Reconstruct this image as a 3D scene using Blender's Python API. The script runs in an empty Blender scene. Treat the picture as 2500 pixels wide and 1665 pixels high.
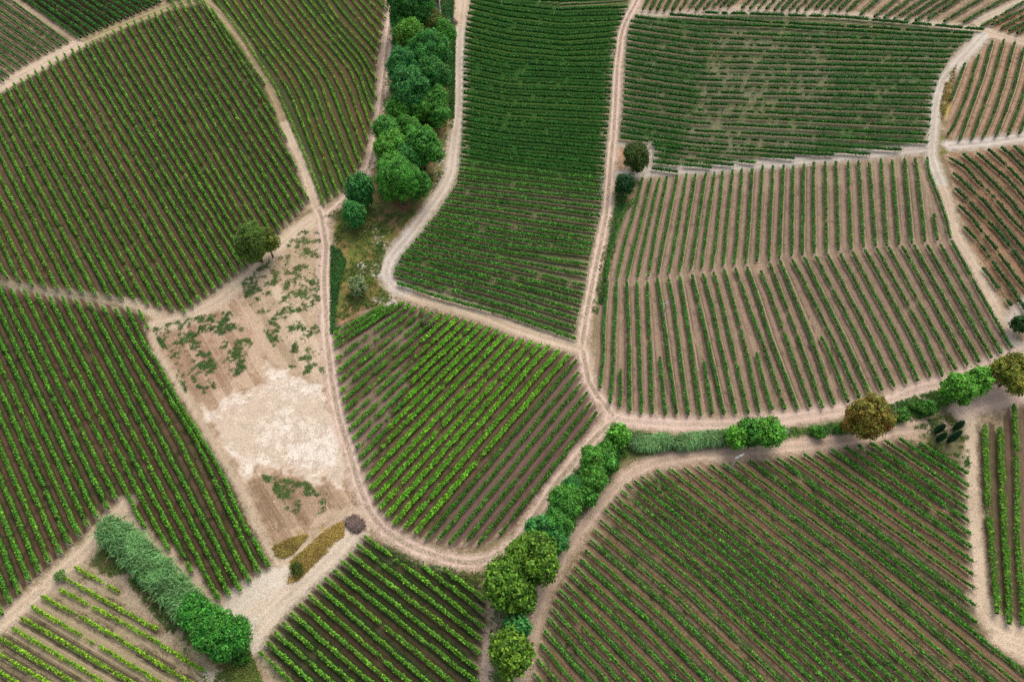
import bpy, math, numpy as np
from mathutils import Vector, Matrix
RNG = np.random.default_rng(7)

# ------------------------------------------------------------------ camera, light, exposure
CAM_H, PITCH, FPX, W, HH = 140.0, math.radians(57.0), 1667.0, 2500.0, 1665.0
scene = bpy.context.scene
cam_data = bpy.data.cameras.new("camera")
cam_data.sensor_width = 36.0
cam_data.lens = 36.0 * FPX / W
cam_data.clip_start = 1.0
cam_data.clip_end = 6000.0
cam = bpy.data.objects.new("camera", cam_data)
scene.collection.objects.link(cam)
cam.location = (0, 0, CAM_H)
cam.rotation_euler = (math.radians(90) - PITCH, 0, 0)
scene.camera = cam

SUN_EL, SUN_AZ = math.radians(52), math.radians(28)      # azimuth measured from +Y towards +X
world = bpy.data.worlds.new("World")
scene.world = world
world.use_nodes = True
wn = world.node_tree
sky = wn.nodes.new("ShaderNodeTexSky")
sky.sky_type = 'NISHITA'
sky.sun_disc = False
sky.sun_elevation = SUN_EL
sky.sun_rotation = SUN_AZ
sky.air_density = 1.0
sky.dust_density = 4.0
overcast = wn.nodes.new("ShaderNodeHueSaturation")      # thin even cloud: the same sky, less blue
overcast.inputs["Saturation"].default_value = .45
wn.links.new(sky.outputs[0], overcast.inputs["Color"])
wn.links.new(overcast.outputs[0], wn.nodes["Background"].inputs[0])
wn.nodes["Background"].inputs[1].default_value = 0.15
sun_data = bpy.data.lights.new("sun", 'SUN')
sun_data.energy = 0.75
sun_data.angle = math.radians(45)
sun_data.color = (1.0, 0.95, 0.88)
sun = bpy.data.objects.new("sun", sun_data)
scene.collection.objects.link(sun)
sdir = Vector((math.sin(SUN_AZ) * math.cos(SUN_EL), math.cos(SUN_AZ) * math.cos(SUN_EL), math.sin(SUN_EL)))
sun.rotation_euler = (-sdir).to_track_quat('-Z', 'Y').to_euler()
scene.view_settings.view_transform = 'Standard'
scene.view_settings.look = 'None'
scene.view_settings.exposure = 0.42
scene.view_settings.gamma = 1.0
scene.cycles.use_adaptive_sampling = True
scene.cycles.use_denoising = False
scene.cycles.max_bounces = 5
scene.cycles.diffuse_bounces = 2

# ------------------------------------------------------------------ helpers
def hgt(x, y):
    return (2.0 * np.sin(.014 * x + 1.0) * np.cos(.018 * y + .5) + 1.1 * np.sin(.033 * x + .021 * y)
            + .5 * np.sin(.05 * x - .043 * y + 2))

def unproj(px, py, dz=0.0):
    """photo pixel -> point on the terrain (dz metres above it)"""
    px = np.asarray(px, float); py = np.asarray(py, float)
    a = (px - W / 2) / FPX; t = (py - HH / 2) / FPX
    sp, cp = math.sin(PITCH), math.cos(PITCH)
    dx, dy, dzv = a, cp - t * sp, -(sp + t * cp)
    z = np.zeros_like(a) + dz
    for _ in range(12):
        k = (z - CAM_H) / dzv
        x, y = dx * k, dy * k
        z = hgt(x, y) + dz
    return x, y, z

def pxm(px, py):
    """pixels per metre across the view at that pixel"""
    t = (np.asarray(py, float) - HH / 2) / FPX
    return FPX * (math.sin(PITCH) + t * math.cos(PITCH)) / CAM_H

def proj(x, y, z):
    sp, cp = math.sin(PITCH), math.cos(PITCH)
    d = y * cp + (CAM_H - z) * sp
    v = -y * sp + (CAM_H - z) * cp
    return W / 2 + FPX * x / d, HH / 2 + FPX * v / d

def lin(r, g, b):
    c = np.array([r, g, b], float) / 255.0
    return np.where(c <= .04045, c / 12.92, ((c + .055) / 1.055) ** 2.4)

def hash2(ix, iy, seed):
    h = (ix.astype(np.int64) * 374761393 + iy.astype(np.int64) * 668265263 + seed * 1442695041) & 0xffffffff
    h = ((h ^ (h >> 13)) * 1274126177) & 0xffffffff
    return ((h ^ (h >> 16)) & 0xffff) / 65535.0

def vnoise(x, y, scale, seed=0):
    x = np.asarray(x, float) / scale; y = np.asarray(y, float) / scale
    ix = np.floor(x); iy = np.floor(y); fx = x - ix; fy = y - iy
    fx = fx * fx * (3 - 2 * fx); fy = fy * fy * (3 - 2 * fy)
    a = hash2(ix, iy, seed); b = hash2(ix + 1, iy, seed); c = hash2(ix, iy + 1, seed); d = hash2(ix + 1, iy + 1, seed)
    return (a * (1 - fx) + b * fx) * (1 - fy) + (c * (1 - fx) + d * fx) * fy

def pts(s):
    return np.array([[float(v) for v in p.split(',')] for p in s.split()])

def tile(s, ox, oy, k=0.2742):
    return pts(s) * k + np.array([ox, oy])

def resample(p, n):
    d = np.r_[0, np.cumsum(np.hypot(*np.diff(p, axis=0).T))]
    t = np.linspace(0, d[-1], n)
    return np.c_[np.interp(t, d, p[:, 0]), np.interp(t, d, p[:, 1])]

def inpoly(x, y, poly):
    r = np.zeros(np.shape(x), bool)
    n = len(poly)
    for i in range(n):
        x0, y0 = poly[i]; x1, y1 = poly[(i + 1) % n]
        if y0 == y1: continue
        c = ((y0 > y) != (y1 > y)) & (x < (x1 - x0) * (y - y0) / (y1 - y0) + x0)
        r ^= c
    return r

def tag(o, label=None, cat=None, group=None, kind=None):
    if label: o['label'] = label
    if cat: o['category'] = cat
    if group: o['group'] = group
    if kind: o['kind'] = kind
    return o

def empty(name, loc, label, cat, group=None):
    o = bpy.data.objects.new(name, None)
    scene.collection.objects.link(o)
    o.location = loc
    o.empty_display_size = .5
    return tag(o, label, cat, group)

def mesh_obj(name, verts, quads, mats, cols=None, parent=None, origin=None, mat_idx=None, smooth=False):
    """one mesh object; quads may hold -1 in the last column for triangles"""
    verts = np.asarray(verts, np.float32)
    if origin is not None: verts = verts - np.asarray(origin, np.float32)
    quads = np.asarray(quads, np.int64)
    me = bpy.data.meshes.new(name)
    if quads.shape[1] == 3: quads = np.c_[quads, np.full(len(quads), -1)]
    tri = quads[:, 3] < 0
    tot = np.where(tri, 3, 4)
    start = np.r_[0, np.cumsum(tot)[:-1]]
    flat = quads.reshape(-1); flat = flat[flat >= 0]
    me.vertices.add(len(verts)); me.vertices.foreach_set("co", verts.reshape(-1))
    me.loops.add(len(flat)); me.loops.foreach_set("vertex_index", flat.astype(np.int32))
    me.polygons.add(len(quads))
    me.polygons.foreach_set("loop_start", start.astype(np.int32))
    me.polygons.foreach_set("loop_total", tot.astype(np.int32))
    for m in (mats if isinstance(mats, (list, tuple)) else [mats]): me.materials.append(m)
    if mat_idx is not None: me.polygons.foreach_set("material_index", np.asarray(mat_idx, np.int32))
    me.polygons.foreach_set("use_smooth", np.full(len(quads), bool(smooth)))
    if cols is not None:
        at = me.attributes.new("col", 'FLOAT_COLOR', 'POINT')
        c4 = np.ones((len(verts), 4), np.float32); c4[:, :3] = cols
        at.data.foreach_set("color", c4.reshape(-1))
    me.update(calc_edges=True)
    o = bpy.data.objects.new(name, me)
    scene.collection.objects.link(o)
    if parent is not None: o.parent = parent
    return o

class MB:
    """collects shapes for one mesh"""
    def __init__(s): s.v = []; s.f = []; s.n = 0; s.c = []
    def add(s, v, f, col=None):
        v = np.asarray(v, float); f = np.asarray(f, int)
        if f.shape[1] == 3: f = np.c_[f, np.full(len(f), -1)]
        g = np.where(f >= 0, f + s.n, -1)
        s.v.append(v); s.f.append(g); s.n += len(v)
        s.c.append(np.zeros((len(v), 3)) + (col if col is not None else .5))
        return s
    def box(s, c, sz, rz=0, col=None, M=None):
        x, y, z = np.array(sz) / 2
        v = np.array([[a * x, b * y, d * z] for d in (-1, 1) for a, b in ((-1, -1), (1, -1), (1, 1), (-1, 1))], float)
        if M is not None: v = v @ np.array(M).T
        cr, sr = math.cos(rz), math.sin(rz)
        v = v @ np.array([[cr, sr, 0], [-sr, cr, 0], [0, 0, 1]]) + np.array(c)
        return s.add(v, [[3, 2, 1, 0], [4, 5, 6, 7], [0, 1, 5, 4], [1, 2, 6, 5], [2, 3, 7, 6], [3, 0, 4, 7]], col)
    def tube(s, path, rad, n=7, col=None):
        path = np.asarray(path, float); rad = np.broadcast_to(rad, (len(path),))
        d = np.gradient(path, axis=0); d /= np.linalg.norm(d, axis=1)[:, None] + 1e-9
        ref = np.where(np.abs(d[:, 2:3]) > .9, [[1., 0, 0]], [[0, 0, 1.]])
        a = np.cross(d, ref); a /= np.linalg.norm(a, axis=1)[:, None] + 1e-9
        b = np.cross(d, a)
        th = np.arange(n) / n * 2 * math.pi
        v = path[:, None] + rad[:, None, None] * (np.cos(th)[None, :, None] * a[:, None] + np.sin(th)[None, :, None] * b[:, None])
        m = len(path); f = []
        for i in range(m - 1):
            for j in range(n):
                k = (j + 1) % n
                f.append([i * n + j, i * n + k, (i + 1) * n + k, (i + 1) * n + j])
        v = np.r_[v.reshape(-1, 3), path[-1:], path[:1]]
        for j in range(n):
            f.append([(m - 1) * n + j, (m - 1) * n + (j + 1) % n, m * n, -1])
            f.append([(j + 1) % n, j, m * n + 1, -1])
        return s.add(v, f, col)
    def build(s, name, mat, parent=None, origin=None, smooth=False, cols=False):
        return mesh_obj(name, np.concatenate(s.v), np.concatenate(s.f), mat, np.concatenate(s.c) if cols else None, parent, origin, smooth=smooth)

# ------------------------------------------------------------------ materials
def new_mat(name):
    m = bpy.data.materials.new(name); m.use_nodes = True
    nt = m.node_tree; b = nt.nodes["Principled BSDF"]
    b.inputs["Roughness"].default_value = .85
    b.inputs["Specular IOR Level"].default_value = .2
    return m, nt, b

def nd(nt, t, **kw):
    n = nt.nodes.new(t)
    for k, v in kw.items(): setattr(n, k, v)
    return n

def math_n(nt, op, a, b=None, c=None, clamp=False):
    n = nd(nt, "ShaderNodeMath", operation=op, use_clamp=clamp)
    for i, v in enumerate((a, b, c)):
        if v is None: continue
        if isinstance(v, (int, float)): n.inputs[i].default_value = v
        else: nt.links.new(v, n.inputs[i])
    return n.outputs[0]

def mixc(nt, fac, a, b, blend='MIX'):
    n = nd(nt, "ShaderNodeMix", data_type='RGBA', blend_type=blend)
    for s, v in ((n.inputs[0], fac), (n.inputs[6], a), (n.inputs[7], b)):
        if isinstance(v, (int, float)): s.default_value = v
        elif isinstance(v, (tuple, list, np.ndarray)): s.default_value = (*v, 1)
        else: nt.links.new(v, s)
    return n.outputs[2]

def noise(nt, scale, detail=3.0, rough=.6, vec=None):
    n = nd(nt, "ShaderNodeTexNoise"); n.inputs["Scale"].default_value = scale
    n.inputs["Detail"].default_value = detail; n.inputs["Roughness"].default_value = rough
    if vec is not None: nt.links.new(vec, n.inputs["Vector"])
    return n.outputs[0]

def ramp(nt, x, lo, hi):
    n = nd(nt, "ShaderNodeMapRange"); n.interpolation_type = 'SMOOTHSTEP'
    nt.links.new(x, n.inputs[0]); n.inputs[1].default_value = lo; n.inputs[2].default_value = hi
    return n.outputs[0]

def attr(nt, name, what=2):
    n = nd(nt, "ShaderNodeAttribute", attribute_name=name)
    return n.outputs[what]

def leaf_material(name, transl=.25):
    m, nt, b = new_mat(name)
    g = nd(nt, "ShaderNodeNewGeometry").outputs["Position"]
    n1 = noise(nt, .45, 2, .5, g)
    c = mixc(nt, ramp(nt, n1, .35, .65), attr(nt, "col", 0), attr(nt, "col", 0))
    hs = nd(nt, "ShaderNodeHueSaturation")
    nt.links.new(attr(nt, "col", 0), hs.inputs["Color"])
    nt.links.new(math_n(nt, 'MULTIPLY_ADD', n1, .9, .55), hs.inputs["Value"])
    nt.links.new(math_n(nt, 'MULTIPLY_ADD', n1, .04, .48), hs.inputs["Hue"])
    nt.links.new(hs.outputs[0], b.inputs["Base Color"])
    b.inputs["Roughness"].default_value = .6
    b.inputs["Specular IOR Level"].default_value = .25
    tr = nd(nt, "ShaderNodeBsdfTranslucent")
    nt.links.new(hs.outputs[0], tr.inputs[0])
    mx = nd(nt, "ShaderNodeMixShader"); mx.inputs[0].default_value = transl
    nt.links.new(b.outputs[0], mx.inputs[1]); nt.links.new(tr.outputs[0], mx.inputs[2])
    nt.links.new(mx.outputs[0], nt.nodes["Material Output"].inputs[0])
    return m
M_LEAF = leaf_material("vine_leaves")
M_TREE = leaf_material("tree_leaves")

def plain(name, c, c2=None, scale=3.0, rough=.85, bump=0.0):
    m, nt, b = new_mat(name)
    tc = nd(nt, "ShaderNodeTexCoord").outputs["Object"]
    n1 = noise(nt, scale, 4, .65, tc)
    nt.links.new(mixc(nt, ramp(nt, n1, .3, .7), c, c2 if c2 is not None else np.array(c) * .7), b.inputs["Base Color"])
    b.inputs["Roughness"].default_value = rough
    if bump:
        bp = nd(nt, "ShaderNodeBump"); bp.inputs[0].default_value = bump; bp.inputs[1].default_value = .05
        nt.links.new(n1, bp.inputs[2]); nt.links.new(bp.outputs[0], b.inputs["Normal"])
    return m
M_BARK = plain("bark", (.10, .075, .055), (.05, .04, .03), 6, bump=.6)
M_POST = plain("post_wood", (.55, .53, .49), (.38, .36, .32), 5)
M_STEM = plain("vine_wood", (.09, .06, .04), (.05, .035, .025), 8)
M_CONC = plain("pole_concrete", (.48, .48, .45), (.36, .36, .34), 4)
M_STONE = plain("chalk_stone", (.58, .54, .47), (.42, .38, .32), 3, bump=.5)

def ground_material():
    m, nt, b = new_mat("vineyard_ground")
    g = nd(nt, "ShaderNodeNewGeometry").outputs["Position"]
    nf = noise(nt, 2.6, 4, .75, g)        # clods and tufts
    nm = noise(nt, .55, 4, .65, g)
    nl = noise(nt, .09, 3, .6, g)
    A = attr(nt, "colA", 0); B = attr(nt, "colB", 0); S = attr(nt, "colS", 0)
    # row coordinate: distance to the row in row units and the lane between two rows
    u = attr(nt, "u"); sa = attr(nt, "strip"); alt = attr(nt, "alt")
    wob = math_n(nt, 'MULTIPLY_ADD', nf, .16, math_n(nt, 'ADD', u, -.08))
    fr = math_n(nt, 'FRACT', wob)
    d = math_n(nt, 'ABSOLUTE', math_n(nt, 'SUBTRACT', fr, .5))       # .5 at the row, 0 mid lane
    d = math_n(nt, 'SUBTRACT', .5, d)                                # 0 at the row, .5 mid lane
    # stretched noise along rows is imitated by lane parity
    par = math_n(nt, 'MULTIPLY', math_n(nt, 'FRACT', math_n(nt, 'MULTIPLY', math_n(nt, 'FLOOR', u), .5)), 2.0)
    lane = math_n(nt, 'FLOOR', u)
    cmb = nd(nt, "ShaderNodeCombineXYZ"); nt.links.new(lane, cmb.inputs[0])
    wn1 = nd(nt, "ShaderNodeTexWhiteNoise", noise_dimensions='1D'); nt.links.new(lane, wn1.inputs["W"])
    lv = wn1.outputs["Value"]
    v = attr(nt, "v")
    sv = nd(nt, "ShaderNodeCombineXYZ"); nt.links.new(math_n(nt, 'MULTIPLY', u, 6.0), sv.inputs[0]); nt.links.new(math_n(nt, 'MULTIPLY', v, .55), sv.inputs[1])
    ns = noise(nt, 1.0, 4, .7, sv.outputs[0])      # streaks drawn out along the rows by mowing and tilling
    sv2 = nd(nt, "ShaderNodeCombineXYZ"); nt.links.new(math_n(nt, 'MULTIPLY', u, 14.0), sv2.inputs[0]); nt.links.new(math_n(nt, 'MULTIPLY', v, .25), sv2.inputs[1])
    ns2 = noise(nt, 1.0, 3, .6, sv2.outputs[0])
    f0 = math_n(nt, 'ADD', math_n(nt, 'MULTIPLY', nf, .35), math_n(nt, 'MULTIPLY', nm, .30))
    f0 = math_n(nt, 'ADD', f0, math_n(nt, 'MULTIPLY', ns, .35))
    f0 = math_n(nt, 'ADD', f0, math_n(nt, 'MULTIPLY', math_n(nt, 'SUBTRACT', nl, .5), .5))
    f0 = math_n(nt, 'ADD', f0, math_n(nt, 'MULTIPLY', math_n(nt, 'SUBTRACT', lv, .5), .26))
    f0 = math_n(nt, 'ADD', f0, math_n(nt, 'MULTIPLY', math_n(nt, 'SUBTRACT', par, .5), alt))
    fac = ramp(nt, f0, .45, .55)
    col = mixc(nt, fac, A, B)
    inrow0 = math_n(nt, 'GREATER_THAN', sa, .01)
    fleck = ramp(nt, math_n(nt, 'ADD', math_n(nt, 'MULTIPLY', nf, .5), math_n(nt, 'MULTIPLY', ns2, .5)), .53, .64)
    col = mixc(nt, math_n(nt, 'MULTIPLY', math_n(nt, 'MULTIPLY', fleck, attr(nt, "fleck")), inrow0), col, mixc(nt, 1.0, S, (1.25, 1.18, 1.1), 'MULTIPLY'))
    red = math_n(nt, 'MULTIPLY', ramp(nt, math_n(nt, 'ADD', math_n(nt, 'MULTIPLY', nm, .5), math_n(nt, 'MULTIPLY', ns2, .5)), .50, .60), fac)
    col = mixc(nt, math_n(nt, 'MULTIPLY', math_n(nt, 'MULTIPLY', red, .40), inrow0), col, mixc(nt, 1.0, B, (.86, .60, .54), 'MULTIPLY'))
    # under-row strip and the two wheel lines of each lane
    st = math_n(nt, 'SUBTRACT', 1.0, ramp(nt, d, .10, .22))
    nbr = math_n(nt, 'MULTIPLY', math_n(nt, 'MULTIPLY', st, sa), ramp(nt, nm, .30, .55))
    col = mixc(nt, nbr, col, S)
    rut = math_n(nt, 'SUBTRACT', 1.0, ramp(nt, math_n(nt, 'ABSOLUTE', math_n(nt, 'SUBTRACT', d, .30)), .02, .07))
    rut = math_n(nt, 'MULTIPLY', rut, math_n(nt, 'MULTIPLY_ADD', math_n(nt, 'GREATER_THAN', fr, .5), 1.6, .6))
    rut = math_n(nt, 'MULTIPLY', rut, ramp(nt, math_n(nt, 'ADD', nm, math_n(nt, 'MULTIPLY', lv, .3)), .35, .75))
    inrow = math_n(nt, 'GREATER_THAN', sa, .01)
    col = mixc(nt, math_n(nt, 'MULTIPLY', math_n(nt, 'MULTIPLY', math_n(nt, 'MULTIPLY', rut, .75), sa), inrow), col, S)
    # dust and bare earth running into the lanes at the row ends
    en = math_n(nt, 'ADD', attr(nt, "endd"), math_n(nt, 'MULTIPLY', math_n(nt, 'SUBTRACT', ns, .5), 4.0))
    ef = math_n(nt, 'MULTIPLY', math_n(nt, 'SUBTRACT', 1.0, ramp(nt, en, .3, 3.2)), math_n(nt, 'MULTIPLY', ramp(nt, d, .10, .30), inrow))
    col = mixc(nt, math_n(nt, 'MULTIPLY', ef, .75), col, mixc(nt, nf, tuple(lin(158, 134, 108)), tuple(lin(190, 166, 140))))
    # chalk outcrops and weeds
    ch = attr(nt, "chalk")
    cf = ramp(nt, math_n(nt, 'ADD', math_n(nt, 'ADD', math_n(nt, 'MULTIPLY', nm, .6), math_n(nt, 'MULTIPLY', nf, .4)), ch), .95, 1.15)
    col = mixc(nt, cf, col, mixc(nt, ramp(nt, nf, .35, .62), tuple(lin(205, 190, 170)), tuple(lin(176, 160, 142))))
    wd = attr(nt, "weed")
    nw = noise(nt, 1.7, 5, .85, g)
    wf = ramp(nt, math_n(nt, 'ADD', math_n(nt, 'ADD', math_n(nt, 'MULTIPLY', nw, .6), math_n(nt, 'MULTIPLY', nm, .4)), wd), .80, 1.02)
    col = mixc(nt, wf, col, mixc(nt, ramp(nt, nf, .4, .6), tuple(lin(48, 82, 38)), tuple(lin(88, 110, 56))))
    # roads: signed edge distance rd (m, negative inside), distance to centre line rl
    rd = attr(nt, "rd"); rl = attr(nt, "rl"); rg = attr(nt, "rgreen"); rc = attr(nt, "colR", 0)
    e = math_n(nt, 'ADD', rd, math_n(nt, 'MULTIPLY', math_n(nt, 'SUBTRACT', nm, .5), 3.2))
    e = math_n(nt, 'ADD', e, math_n(nt, 'MULTIPLY', math_n(nt, 'SUBTRACT', nf, .5), 2.2))
    verge = math_n(nt, 'SUBTRACT', 1.0, ramp(nt, e, .0, 1.6))
    road = math_n(nt, 'SUBTRACT', 1.0, ramp(nt, e, -.5, .35))
    vcol = mixc(nt, ramp(nt, nf, .35, .62), rc, mixc(nt, .5, rc, B))
    col = mixc(nt, math_n(nt, 'MULTIPLY', verge, .75), col, vcol)
    r2 = math_n(nt, 'SUBTRACT', 1.0, ramp(nt, math_n(nt, 'ABSOLUTE', math_n(nt, 'SUBTRACT', math_n(nt, 'ADD', rl, math_n(nt, 'MULTIPLY', nm, .35)), 1.05)), .18, .42))
    mid = math_n(nt, 'SUBTRACT', 1.0, ramp(nt, rl, .25, .65))
    rcol = mixc(nt, ramp(nt, math_n(nt, 'ADD', math_n(nt, 'MULTIPLY', nf, .6), math_n(nt, 'MULTIPLY', nl, .4)), .38, .60), mixc(nt, 1.0, rc, (.74, .72, .70), 'MULTIPLY'), rc)
    rcol = mixc(nt, math_n(nt, 'MULTIPLY', r2, math_n(nt, 'MULTIPLY_ADD', rg, .45, .12)), rcol, mixc(nt, 1.0, rc, (1.22, 1.2, 1.2), 'MULTIPLY'))
    gm = math_n(nt, 'MULTIPLY', math_n(nt, 'MULTIPLY', mid, ramp(nt, nw, .40, .58)), rg)
    rcol = mixc(nt, gm, rcol, mixc(nt, nf, tuple(lin(110, 108, 70)), tuple(lin(140, 122, 95))))
    col = mixc(nt, road, col, rcol)
    # fine grain
    ng = noise(nt, 6.0, 3, .8, g)
    nd3 = noise(nt, 2.0, 3, .8, g)
    col = mixc(nt, math_n(nt, 'MULTIPLY', math_n(nt, 'SUBTRACT', 1.0, ramp(nt, nd3, .30, .42)), .55), col, mixc(nt, 1.0, col, (.50, .50, .46), 'MULTIPLY'))
    col = mixc(nt, ramp(nt, ng, .32, .68), mixc(nt, 1.0, col, (.62, .62, .62), 'MULTIPLY'), mixc(nt, 1.0, col, (1.36, 1.36, 1.36), 'MULTIPLY'))
    nt.links.new(col, b.inputs["Base Color"])
    b.inputs["Roughness"].default_value = .95
    b.inputs["Specular IOR Level"].default_value = .08
    bp = nd(nt, "ShaderNodeBump"); bp.inputs[0].default_value = .7; bp.inputs[1].default_value = .25
    nt.links.new(math_n(nt, 'ADD', nf, math_n(nt, 'MULTIPLY', ng, .3)), bp.inputs[2]); nt.links.new(bp.outputs[0], b.inputs["Normal"])
    return m
M_GROUND = ground_material()
# ------------------------------------------------------------------ the vineyard blocks, traced as row lines
def G(s):
    """'idx: x,y x,y; idx: ...' -> list of (index, polyline)"""
    out = []
    for part in s.split(';'):
        if not part.strip(): continue
        i, p = part.split(':')
        out.append((float(i), pts(p)))
    return out
def GT(s, ox, oy, k=0.2742):
    return [(i, p * k + np.array([ox, oy])) for i, p in G(s)]

FAM = {}
# w, h hedge width and height (m); leaf colour sRGB; ends; ground: colour a, b, strip colour, strip strength, alternate lanes
def fam(key, guides, where, frm, w, h, leaf, ga, gb, gs, strip=.5, alt=0.0, fleck=.35, dens=1.0, beads=0.0, gap=.03, look='green', young=.15, lo=.45):
    FAM[key] = dict(g=sorted(guides, key=lambda t: t[0]), where=where, frm=frm, w=w, h=h, leaf=leaf, ga=ga, gb=gb, gs=gs,
                    strip=strip, alt=alt, fleck=fleck, dens=dens, beads=beads, gap=gap, look=look, young=young, lo=lo)

fam('A', G("-9: 0,646 18,679; -8: 0,585 48,688; -7: 0,536 80,698; -5: 0,430 141,706; -2: 0,277 234,720; -1: 0,233 270,725; 0: 15,213 300,732;"
  "3: 69,185 392,750; 5: 104,165 452,764; 6: 121,152 470,749; 9: 175,122 524,707; 13: 244,95 595,657; 17: 310,59 641,610; 20: 362,41 684,563;"
  "23: 409,21 727,520; 25: 441,5 754,489; 26: 461,1 725,411; 27: 481,1 700,340; 28: 499,8 673,277; 29: 515,21 647,208"),
  'large upper left block', 'the curving track', .60, 1.45, (78, 136, 38), (54, 62, 33), (76, 64, 42), (136, 110, 88), .45, .05, young=.3, look='bushy green')
fam('G', G("0: 310,750 351,836 392,897 428,968 466,1028 507,1094 548,1168 590,1268 658,1383; 1: 282,755 330,836 480,1075 560,1248 633,1398;"
  "3: 219,739 587,1441; 5: 152,725 535,1463; 6: 121,725 470,1397; 8: 59,709 354,1288; 9: 27,706 285,1218; 10: 3,709 265,1242; 11: 0,761 237,1262; 12: 0,828 215,1284; 13: 0,889 195,1306; 14: 0,949 170,1327; 15: 0,1014 147,1352; 16: 0,1089 121,1371;"
  "17: 0,1163 97,1397; 18: 0,1243 71,1417; 19: 0,1325 49,1447; 20: 0,1410 25,1471; 21: 0,1490 6,1500"),
  'lower left block', 'the fallow plot', .66, 1.45, (74, 136, 38), (50, 56, 31), (72, 58, 39), (132, 106, 84), .4, .05, young=.3, look='bushy green')
fam('S', G("0: 25,0 165,104; 1: 0,5 149,112; 3: 0,48 115,128; 5: 0,90 82,145; 8: 0,150 34,174; 9: 0,173 21,188; 10: 0,192 8,198"),
  'top left corner block', 'the pale line', .62, 1.4, (58, 112, 42), (74, 72, 50), (96, 84, 64), (165, 145, 115), .8, look='thin green')
fam('T', G("0: 64,0 197,93; 6: 222,0 297,49; 12: 366,0 392,7"),
  'top left edge block', 'the pale line', 1.0, 1.6, (48, 105, 34), (50, 58, 36), (80, 66, 48), (110, 90, 66), .3, young=.25, look='bushy dark green')
K6 = .3189
fam('B', GT("0: -240,-10 -100,170 0,310 100,470 180,590 240,680 280,780 330,880 380,1010 430,1130 480,1260 530,1380 600,1568;"
  "1: -170,-10 0,225 130,400 230,540 310,660 370,780 430,930 480,1060 530,1190 590,1350 650,1520; 3: -30,-10 0,40 100,190 240,370 370,540 440,660 500,790 560,960 620,1100 690,1270 765,1450;"
  "5: 100,0 250,210 400,400 520,550 590,680 650,850 720,1020 790,1200 850,1340; 7: 235,0 390,200 540,390 640,520 720,660 790,850 850,1010 910,1170;"
  "9: 360,0 510,190 600,300 700,410 790,530 850,650 900,810 960,980; 11: 490,0 640,190 780,360 860,450 900,520 950,640 1000,755; 13: 610,0 700,130 800,240 930,380 1000,470;"
  "16: 820,0 930,140 1040,270; 19: 1010,0 1085,75", 600, 0, K6),
  'curved upper block', 'the diagonal track', .50, 1.1, (86, 140, 42), (58, 74, 38), (88, 74, 50), (124, 102, 76), .2, .10, look='slender green', young=.5)
fam('C', G("-3: 1150,-62 1240,-34 1380,-34 1560,-44; -1: 1145,-22 1240,-2 1380,4 1535,-6; 0: 1152,-5 1240,12 1370,25 1480,20 1532,18; 1: 1150,6 1240,26 1370,40 1525,36; 4: 1141,48 1240,70 1380,86 1508,74; 7: 1137,88 1240,110 1380,124 1503,118;"
  "11: 1132,147 1240,169 1495,180; 16: 1132,228 1240,247 1490,258; 21: 1130,308 1240,325 1481,345; 25: 1127,372 1240,392 1475,420; 27: 1122,413 1240,428 1474,455;"
  "29: 1116,447 1240,462 1471,488; 31: 1097,477 1240,496 1465,527; 34: 1068,520 1240,550 1451,583; 37: 1037,558 1240,599 1441,621; 40: 1004,598 1240,651 1430,698;"
  "42: 982,624 1240,690 1420,739; 44: 967,654 1240,727 1409,780; 45: 963,669 1240,749 1407,802; 46: 971,690 1072,725 1240,769 1406,827"),
  'central crosswise block', 'the top', .95, 1.65, (40, 98, 32), (46, 88, 34), (66, 102, 42), (76, 92, 48), .3, look='dense dark green', gap=.03, young=.7, fleck=.1)  # high young share paints the skylit hedge tops into the leaf colour
FAM['G']['extra'] = [pts('340,758 350,778 362,802')]
FAM['C']['split'] = (25.5, (122, 112, 86), (92, 102, 62), (74, 70, 50))
fam('D', G("1: 1721,32 2050,42 2400,73; 2: 1635,37 1880,55 2375,82; 3: 1550,42 1700,60 1880,64 2371,93; 4: 1539,53 1700,76 1880,86 2351,103; 6: 1533,82 1700,106 2326,128;"
  "10: 1528,140 1700,166 2296,178; 14: 1525,199 1700,224 2275,241; 18: 1522,258 1700,282 2269,310; 20: 1520,291 1700,319 2264,348; 21: 1516,304 1700,332 2200,367; 22: 1514,321 1700,349 2123,376;"
  "23: 1514,336 1700,360 2035,379; 24: 1590,353 1700,368 1938,387; 25: 1599,365 1700,381 1843,398; 27: 1594,396 1738,409; 28: 1591,411 1655,420"),
  'upper right crosswise block', 'its top', 1.0, 1.75, (46, 104, 36), (54, 88, 40), (96, 98, 66), (150, 138, 112), .4, look='patchy dark green', gap=.05, beads=.3, young=.35, fleck=.35)
up = ("0: 1120,280 1050,370 960,600 900,800 875,990; 1: 1200,95 1110,440 1050,620 1000,850 970,990; 2: 1275,95 1160,580 1100,800 1060,985; 3: 1345,95 1230,600 1180,820 1155,970; 4: 1415,85 1310,600 1260,900 1245,965; 5: 1508,70 1400,600 1350,850 1335,950;"
  "6: 1590,60 1500,600 1450,850 1430,940; 7: 1670,60 1580,600 1540,850 1525,920; 8: 1760,50 1680,600 1635,850 1628,900; 9: 1840,40 1760,600 1735,800 1725,890; 10: 1912,35 1860,600 1820,850 1820,890;"
  "11: 2000,20 1940,600 1915,865; 12: 2085,10 2040,600 2015,855; 13: 2175,10 2140,600 2115,845; 14: 2265,-20 2230,600 2220,830")
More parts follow.
